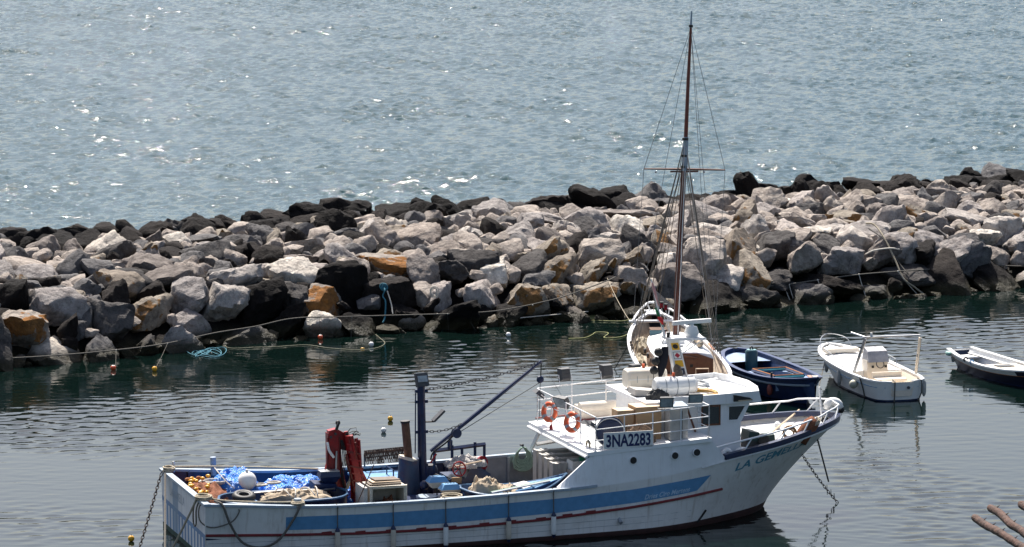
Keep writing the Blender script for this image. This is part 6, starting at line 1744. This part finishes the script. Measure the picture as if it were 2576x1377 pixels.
MB().tube(along([(1745, 768), (1840, 730), (1979, 716), (2057, 705), (2161, 691), (2259, 683), (2347, 677), (2407, 666), (2600, 671)], [-.2, .2, .3, .3, .3, .3, .4, .8, .6], 80), .03, 6).build('main_rope', DROPE, l2)
for u, v, u2, v2 in ((1862, 728, 1912, 772), (1972, 717, 1995, 772), (1985, 717, 2003, 772), (2057, 705, 2082, 756), (2161, 691, 2178, 746), (2259, 683, 2312, 745), (2347, 677, 2382, 741), (2407, 666, 2410, 731), (2085, 730, 2052, 760)):
    a = front(u, v, .25); b_ = front(u2, v2, -.15)
    MB().tube(sag(a, b_, 6, .05), .02, 5).build('hanging_end', WROPE, l2)
    MB().sphere(a, .05, 8).build('knot', WROPE, l2)
one('loose_rope', MB().tube(along([(2178, 562), (2200, 566), (2225, 600), (2252, 655), (2272, 700), (2300, 722), (2330, 745), (2362, 764)], [3.2, 2.8, 1.8, .9, .2, -.1, -.3, -.5], 40), .045, 6), ROPE, 'long frayed rope sagging down the right rocks into the water', 'rope', WORLD, front(2362, 764, -.5))
one('loose_rope', MB().tube(along([(2185, 575), (2225, 605), (2262, 662), (2285, 690)], [2.6, 1.7, .9, .2], 24), .03, 5), DROPE, 'dark rope running beside the long frayed one on the right rocks', 'rope', WORLD, front(2285, 690, .2))
one('loose_rope', MB().tube(along([(2355, 585), (2362, 600), (2372, 618), (2368, 635), (2382, 642), (2385, 662)], [3.6, 3.0, 2.3, 1.9, 1.6, 1.2], 30), .03, 6), OROPE, 'orange rope tangle hanging on the right rocks', 'rope', WORLD, front(2385, 662, .6))
one('loose_rope', MB().tube(along([(2178, 640), (2200, 630), (2240, 625), (2262, 628)], [1.5, 1.3, 1.3, 1.3], 20), .04, 5), WROPE, 'pale rope lying over the right rocks near the frayed one', 'rope', WORLD, front(2200, 630, 1.3))
tr1 = thing('blue_rope', 'turquoise rope knotted over the black rock and hanging to the water', 'rope', WORLD, front(968, 800, .1))
MB().tube(along([(962, 716), (968, 730), (963, 745), (970, 760), (968, 800), (963, 812)], [1.0, .6, .6, .4, .1, 0], 24), .035, 6).build('strand', TROPE, tr1)
MB().tube(coil(front(966, 722, .8), .12, 4, (0, -1, .3), jit=.5, seed=4), .03, 5).build('knot', TROPE, tr1)
one('loose_rope', MB().tube(along([(974, 732), (984, 765), (988, 790)], [.6, .3, 0], 12), .03, 5), WROPE, 'pale rope end hanging beside the turquoise rope', 'rope', WORLD, front(988, 790, 0))
one('loose_rope', MB().tube(coil(front(1093, 735, .5), .14, 5, (0, -1, .2), 1.5, jit=.4, seed=5), .02, 5), WROPE, 'white twine tangle hanging between two middle rocks', 'twine', WORLD, front(1093, 750, .5))
pts = []
for i in range(150):
    a = i * .27; k = 1 - i / 190
    u = 515 + 46 * math.sin(a * .83) * k + 18 * math.sin(a * .31); v = 886 + 13 * math.sin(a * 1.27 + 1) * k
    pts.append(P(u, v, .035))
one('floating_rope', MB().tube(pts, .017, 5), TROPE, 'tangle of turquoise rope floating by the left rocks', 'rope', WORLD, P(515, 886, 0))
one('floating_rope', MB().tube(crv([P(u, v, .03) for u, v in ((562, 866), (580, 876), (640, 874), (700, 872), (770, 868), (830, 876), (900, 880), (945, 876), (968, 864), (955, 850), (945, 842))], 70), .013, 5), mat('pale_yellow_rope', (.22, .21, .14), .8, var=.3), 'pale line floating in a long curve below the middle rocks', 'rope', WORLD, P(700, 872, 0))
for k, (pix, lab) in enumerate((([(1325, 800), (1400, 805), (1480, 806), (1560, 808), (1588, 803)], 'yellow-green rope floating straight towards the sailing boat bow'),
                                ([(1430, 852), (1470, 850), (1490, 842), (1500, 836), (1530, 838), (1520, 850), (1560, 848), (1590, 836)], 'yellow-green rope floating in loops left of the sailing boat'))):
    one('floating_rope', MB().tube(crv([P(u, v, .03) for u, v in pix], 50), .02, 5), YROPE, lab, 'rope', WORLD, P(*pix[0], 0))
p_ = P(1482, 799, .04)
one('floating_board', MB().box(p_, (.95, 1.1, .04), (0, 0, .3)), mat('weathered_yellow', (.34, .32, .12), .7, var=.3), 'faded yellow board awash below the middle rocks', 'board', WORLD, p_)
one('bare_pole', MB().tube([front(1300, 801, -.6), front(1480, 784, -.1)], .022, 5), WROPE, 'thin pale stick lying at the water edge by the red buoy', 'stick', WORLD, front(1300, 801, -.6))

# ================================================================== LOG RAFTERS NEARBY
PZ0 = 12.6
pg = thing('log_pergola', 'reddish-brown log poles of a terrace pergola jutting in at the lower right corner', 'pergola', WORLD, (11.5, 44, 10.0))
BARK = mat('red_brown_bark', (.055, .021, .011), .8, var=.5, scale=6, bmp=.05, bscale=10, dirt=.45, dirtc=(.10, .05, .03))
def log(u0, v0, u1, v1, r_, seed):
    a, b_ = P(u0, v0, PZ0), P(u1, v1, PZ0)
    d_ = (b_ - a) / np.linalg.norm(b_ - a)
    pts, rs = [], []
    g = random.Random(seed)
    for i in range(70):
        t = i / 69 * 5.0
        w_ = Vector((noise.noise(Vector((t * 1.1, seed, 0))), noise.noise(Vector((t * 1.1, seed, 5))), noise.noise(Vector((t * 1.1, seed, 9))))) * .045
        pts.append(a + d_ * t + np.array(w_)); rs.append(r_ * (1 +   .14 * noise.noise(Vector((t * 4.3, seed, 3)))) * (.85 if i == 0 else 1))
    o = MB().tube(pts, rs, 14).build('rafter', BARK, pg, smooth=40)
    MB().cyl(V3(pts[0]) - V3(d_) * .006, V3(pts[0]) - V3(d_) * .001, rs[0] * .9, n=14).build('cut_end', mat('pale_end_grain', (.45, .36, .27), .8, var=.2), o)
    for k in range(5):
        c_ = V3(pts[5 + 7 * k]); MB().tube([c_ + Vector((0, 0, r_ * .8)), c_ + Vector((.05, 0, r_ * 1.5))], [.012, .004], 5).build('twig_stub', BARK, o)
log(2451, 1302, 2590, 1388, .062, 1)
log(2491, 1278, 2600, 1358, .064, 4)
log(2568, 1268, 2640, 1312, .062, 8)
MB().tube([(7.4, 41.6, PZ0 - .13), (11.8, 46.5, PZ0 - .13)], .09, 10).build('support_beam', BARK, pg)
for x, y in ((9.4, 43.8), (11.2, 45.8)): MB().cyl((x, y, 10.0), (x, y, PZ0 - .18), .09, n=10).build('post', BARK, pg)
tz = MB().bbox((8.6, 30, 6.0), (24, 50, 10.0)).build('terrace', GSTONE); tz['kind'] = 'structure'
